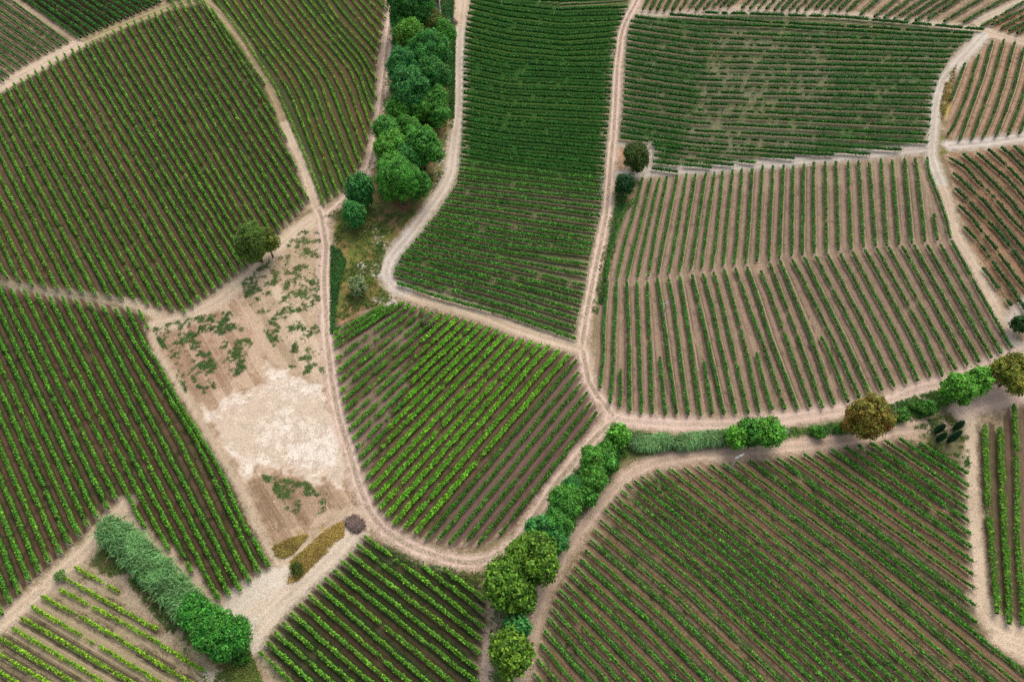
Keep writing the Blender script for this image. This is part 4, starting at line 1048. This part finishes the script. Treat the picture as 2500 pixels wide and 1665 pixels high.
canes("dry_brush", "dry brown brush at the top of the middle block", "1038,780 1050,790", 10, .9, 700, (120, 104, 84), (84, 72, 56), "brush")

# ------------------------------------------------------------------ ground cover that nobody could count
def scatter(name, label, cat, polys, n, size, cols, thr, nscale, hgt_m, per=4, mixw=(.45, .3, .25)):
    rng = np.random.default_rng(n)
    V, Q, C = [], [], []; off = 0
    areas = []
    for s in polys:
        p = pts(s); x, y = p[:, 0], p[:, 1]
        areas.append(abs(np.dot(x, np.roll(y, 1)) - np.dot(y, np.roll(x, 1))) / 2)
    areas = np.array(areas) / sum(areas)
    for s, a in zip(polys, areas):
        p = pts(s); m = int(n * a * 2.5)
        qx = rng.uniform(p[:, 0].min(), p[:, 0].max(), m); qy = rng.uniform(p[:, 1].min(), p[:, 1].max(), m)
        k = inpoly(qx, qy, p); qx, qy = qx[k], qy[k]
        x, y, z = unproj(qx, qy)
        nz = vnoise(x, y, nscale, 31) * mixw[0] + vnoise(x, y, nscale * .35, 32) * mixw[1] + vnoise(x, y, .6, 33) * mixw[2]
        k = rng.random(len(x)) < np.clip((nz - thr + .08) * 5, 0, 1) ** 1.6; x, y, z, nz = x[k], y[k], z[k], nz[k]
        if len(x) == 0: continue
        hh = hgt_m * (.3 + .9 * rng.random(len(x)))
        t = rng.random((len(x), 1)); big = vnoise(x, y, 5, 9)[:, None]
        col = (lin(*cols[0]) * (1 - big) + lin(*cols[1]) * big) * (.7 + .6 * t)
        v, q, c = leaf_cloud(rng, np.c_[x, y, z + hh * .6 + .03], np.tile([0, 0, .8], (len(x), 1)), size, col, per, np.array([[.18, .18, hgt_m * .2]]))
        v[:, 2] = np.maximum(v[:, 2], hgt(v[:, 0], v[:, 1]) + .01)
        V.append(v); Q.append(q + off); off += len(v); C.append(c)
    o = mesh_obj(name, np.concatenate(V), np.concatenate(Q), M_TREE, np.concatenate(C))
    tag(o, label, cat, kind='stuff')
WILD = [p[0] for p in PATCH if p[0][:7] in ('962,-30', '1500,10', '2230,10', '1495,48', '908,130', '225,136', '560,158')]
scatter("weeds", "low green weeds scattered over the bare fallow plot", "weeds", [PATCH[1][0], PATCH[2][0], '640,1160 740,1175 830,1205 790,1250 720,1270'], 30000, .11, [(66, 112, 52), (112, 136, 68)], .59, 5.0, .22, mixw=(.22, .43, .35))
scatter("wild_grass", "rough green grass and weeds on the gully and belt ground", "grass", WILD, 46000, .15, [(70, 112, 46), (120, 132, 62)], .48, 4.0, .45)
scatter("dry_grass", "yellow dry grass on the islands between the lower tracks", "dry grass", [p[0] for p in PATCH if p[0][:7] in ('837,127', '667,133', '2310,19')], 8000, .13, [(186, 156, 84), (134, 126, 62)], .35, 4.0, .3)
scatter("undergrowth", "dark green undergrowth along the verge by the wild patch", "undergrowth", ["808,600 830,610 845,640 828,700 820,760 815,800 832,800 808,815", "1505,480 1530,480 1500,600 1478,700 1470,745 1462,740 1480,620"], 3200, .15, [(46, 100, 46), (72, 120, 50)], .15, 3.0, .45)
scatter("meadow_grass", "green grass strip between the tree belt and the right track", "grass", ["1098,60 1112,70 1110,200 1108,290 1098,290 1096,180", "1070,0 1108,0 1105,60 1085,60"], 3000, .15, [(50, 100, 40), (70, 116, 44)], .15, 3.0, .35)

scatter("shrub_layer", "dense green shrubs filling the gaps between the trees of the gully and the belt", "shrubs",
  ["1500,1052 1440,1110 1395,1170 1345,1250 1290,1330 1240,1400 1290,1400 1345,1330 1400,1260 1440,1200 1500,1150 1530,1110", "985,20 1060,60 1085,120 1085,290 1040,330 1010,470 950,440 930,380 960,240 960,60"], 15000, .19, [(58, 112, 44), (92, 144, 54)], .34, 4.0, 1.3, 5)
scatter("low_scrub", "low green scrub along the narrow grass strip between the lower tracks", "scrub",
  ["1520,1104 1640,1100 1790,1088 1920,1068 2100,1056 2260,1020 2335,975 2325,945 2230,968 2050,1032 1925,1048 1790,1058 1530,1060"], 14000, .15, [(62, 110, 46), (96, 134, 56)], .46, 3.0, .5)

def rocks(label, polys, n, smax):
    rng = np.random.default_rng(n); v0, f0 = ico(1); V, Q = [], []; off = 0
    for s in polys:
        p = pts(s); m = n
        qx = rng.uniform(p[:, 0].min(), p[:, 0].max(), m); qy = rng.uniform(p[:, 1].min(), p[:, 1].max(), m)
        k = inpoly(qx, qy, p); x, y, z = unproj(qx[k], qy[k])
        for a, b, c in zip(x, y, z):
            s_ = smax * (.2 + .8 * rng.random() ** 3)
            v = v0 * (1 + rng.normal(0, .16, (len(v0), 1))) * s_ * [1, .8 + .4 * rng.random(), .6] + [a, b, c]
            V.append(v); Q.append(f0 + off); off += len(v)
    tag(mesh_obj("chalk_rubble", np.concatenate(V), np.concatenate(Q), M_STONE), label, "rubble", kind='stuff')
rocks("pale chalk rubble lying in the wild patch and beside the tracks", ["870,545 930,550 950,600 940,640 920,600 880,580", "870,640 930,645 930,680 880,675", "1070,330 1100,335 1095,400 1062,460 1060,420", "900,725 960,730 1000,745 930,750"], 170, .45)

# ------------------------------------------------------------------ concrete power poles
def pole(bx, by, hm, lean, armdir, label, arms=1, armlen=1.6):
    x, y, z = (float(v) for v in unproj(bx, by))
    root = empty("power_pole", (x, y, z), label, "power pole")
    top = np.array([lean[0] * hm, lean[1] * hm, hm])
    MB().tube([(0, 0, -.3), top * .5, top], [.19, .16, .12], 10).build("shaft", M_CONC, root)
    d = np.array([math.cos(armdir), math.sin(armdir), 0.])
    for a in range(arms):
        c = top + [0, 0, -.25 - .5 * a]
        mb = MB(); n = np.array([-d[1], d[0], 0]) * .09
        for s in (-1, 1): mb.tube([c - d * armlen / 2 + n * s, c + d * armlen / 2 + n * s], .05, 5)
        arm = mb.build("crossarm", M_CONC, root)
        for k in (-.47, 0, .47):
            q = c + d * armlen * k
            MB().tube([q + [0, 0, .02], q + [0, 0, .12], q + [0, 0, .22], q + [0, 0, .30]], [.05, .11, .08, .04], 8).build("insulator", M_INS, arm)
    return root
M_INS = plain("insulator_porcelain", (.62, .60, .55), (.5, .5, .46), 4, .35)
pole(1465, 479, 7.6, (-.03, .0), math.radians(38), "concrete power pole among the vines beside the main road")
pole(1618, 779, 7.0, (-.06, 0), math.radians(24), "slender power pole standing in a gap of the bare soil block")
pole(1779, 1148, 7.6, (.05, .02), math.radians(26), "double armed concrete power pole at the edge of the lower right block", 2, 2.2)
pole(1225, 20, 7.5, (0, 0), math.radians(20), "power pole rising out of the picture's top edge in the central block")

# ------------------------------------------------------------------ old brick transformer tower
M_BRICK, nt_, b_ = new_mat("red_brick")
tc_ = nd(nt_, "ShaderNodeTexCoord").outputs["Object"]
n_ = noise(nt_, 2.5, 4, .7, tc_); n2_ = noise(nt_, 14, 2, .6, tc_)
nt_.links.new(mixc(nt_, ramp(nt_, n2_, .3, .7), mixc(nt_, ramp(nt_, n_, .3, .7), (.27, .10, .075), (.36, .20, .15)), (.20, .085, .07)), b_.inputs["Base Color"])
M_PLAST = plain("worn_plaster", (.50, .42, .39), (.34, .27, .24), 2.2, bump=.4)
M_DOOR = plain("grey_metal", (.20, .21, .21), (.15, .155, .16), 3, .6)
M_DARK = plain("dark_opening", (.02, .02, .02), (.015, .015, .015), 3)
M_ROOF = plain("slate_roof", (.13, .12, .14), (.08, .08, .09), 4)
x, y, z = (float(v) for v in unproj(1069.5, 54))
tw = empty("transformer_tower", (x, y, z), "narrow old red brick and plaster tower with grey door beside the topmost trees", "tower")
a_ = 1.05
MB().box((0, a_, 3.3), (2.1, 2.1, 6.8)).build("lower_wall", M_PLAST, tw)
MB().box((0, a_, 8.35), (2.0, 2.0, 3.3)).build("upper_wall", M_BRICK, tw)
mb = MB(); mb.box((0, a_, 6.72), (2.3, 2.3, .14)); mb.box((0, a_, 4.1), (2.2, 2.2, .12)); mb.build("string_course", M_PLAST, tw)
mb = MB(); mb.box((0, a_, 10.08), (3.1, 2.8, .16)); mb.add([(-1.35, a_ - 1.2, 10.17), (1.35, a_ - 1.2, 10.17), (1.35, a_ + 1.2, 10.17), (-1.35, a_ + 1.2, 10.17), (-1.1, a_, 10.7), (1.1, a_, 10.7)],
   [[0, 1, 5, 4], [2, 3, 4, 5], [1, 2, 5, -1], [3, 0, 4, -1], [3, 2, 1, 0]]); mb.build("roof", M_ROOF, tw)
dr = MB().box((-.08, -.03, 1.15), (1.5, .07, 2.2)).build("door", M_DOOR, tw)
MB().box((.5, -.09, 1.1), (.08, .06, .22)).build("handle", M_DARK, dr)
for wz, ww in ((2.95, .38), (5.0, .36), (6.0, .34)):
    wo = MB().box((-.05, -.02, wz), (ww, .08, .4)).build("window", M_DARK, tw)
    MB().box((-.05, -.05, wz - .26), (ww + .3, .12, .09)).build("sill", M_PLAST, wo)
mb = MB(); mb.tube([(.45, -.09, 4.4), (.5, -.12, 6.0), (.75, -.1, 7.9)], .06, 6); mb.build("cable_pipe", M_INS, tw)
for i in range(3): MB().tube([(-.6 + .6 * i, -.05, 9.5), (-.6 + .6 * i, -.3, 9.5), (-.6 + .6 * i, -.36, 9.6)], [.05, .09, .06], 7).build("insulator", M_INS, tw)
MB().box((1.18, .5, 3.4), (.3, .7, .9)).build("meter_box", M_CONC, tw)

# ------------------------------------------------------------------ heap of old planks
x, y, z = (float(v) for v in unproj(1106, 57))
hp = empty("plank_heap", (x, y, z), "heap of dark weathered planks lying by the right track near the tower", "plank heap")
M_OLD = plain("old_planks", (.085, .075, .06), (.04, .038, .032), 6)
for k in range(9):
    MB().box(((k - 4) * .28 * .86, (k - 4) * .28 * .5, .25 + .16 * (k % 3) + .02 * k), (.24, 3.4 + .3 * (k % 2), .09), math.radians(36 + (k * 37 % 7) - 3)).build("plank", M_OLD, hp)
MB().tube([(-1.6, .9, .5), (-.6, 1.5, .75)], .07, 6).build("pale_stake", M_POST, hp)

# ------------------------------------------------------------------ discarded white tub in the gully grass
x, y, z = (float(v) for v in unproj(1914, 1055))
tb = empty("discarded_tub", (x, y, z), "discarded white tub lying in the grass right of the round tree", "tub")
M_WHITE = plain("white_enamel", (.72, .71, .68), (.6, .58, .53), 5, .4)
th = np.linspace(0, 2 * math.pi, 17)[:-1]
oval = np.c_[np.cos(th) * .8, np.sin(th) * .38]
rings = [(1.0, .58), (1.06, .60), (1.06, .56), (.94, .05), (.80, 0), (.74, .09), (.9, .56)]
V = np.concatenate([np.c_[oval * s, np.full(16, h)] for s, h in rings]); Qs = []
for r in range(len(rings) - 1):
    for j in range(16): Qs.append([r * 16 + j, r * 16 + (j + 1) % 16, (r + 1) * 16 + (j + 1) % 16, (r + 1) * 16 + j])
for r in (4, 5):
    V = np.r_[V, [[0, 0, rings[r][1]]]]
    for j in range(16): Qs.append([r * 16 + j, r * 16 + (j + 1) % 16, len(V) - 1, -1])
R_ = np.array(Matrix.Rotation(math.radians(25), 3, 'Z') @ Matrix.Rotation(math.radians(50), 3, 'X'))
MBs = MB(); MBs.add((V @ R_.T) + [0, 0, .25], Qs).build("basin", M_WHITE, tb)
mb = MB(); mb.box((.55, -.25, .1), (.7, .5, .06), .5); mb.build("broken_panel", M_PLAST, tb)
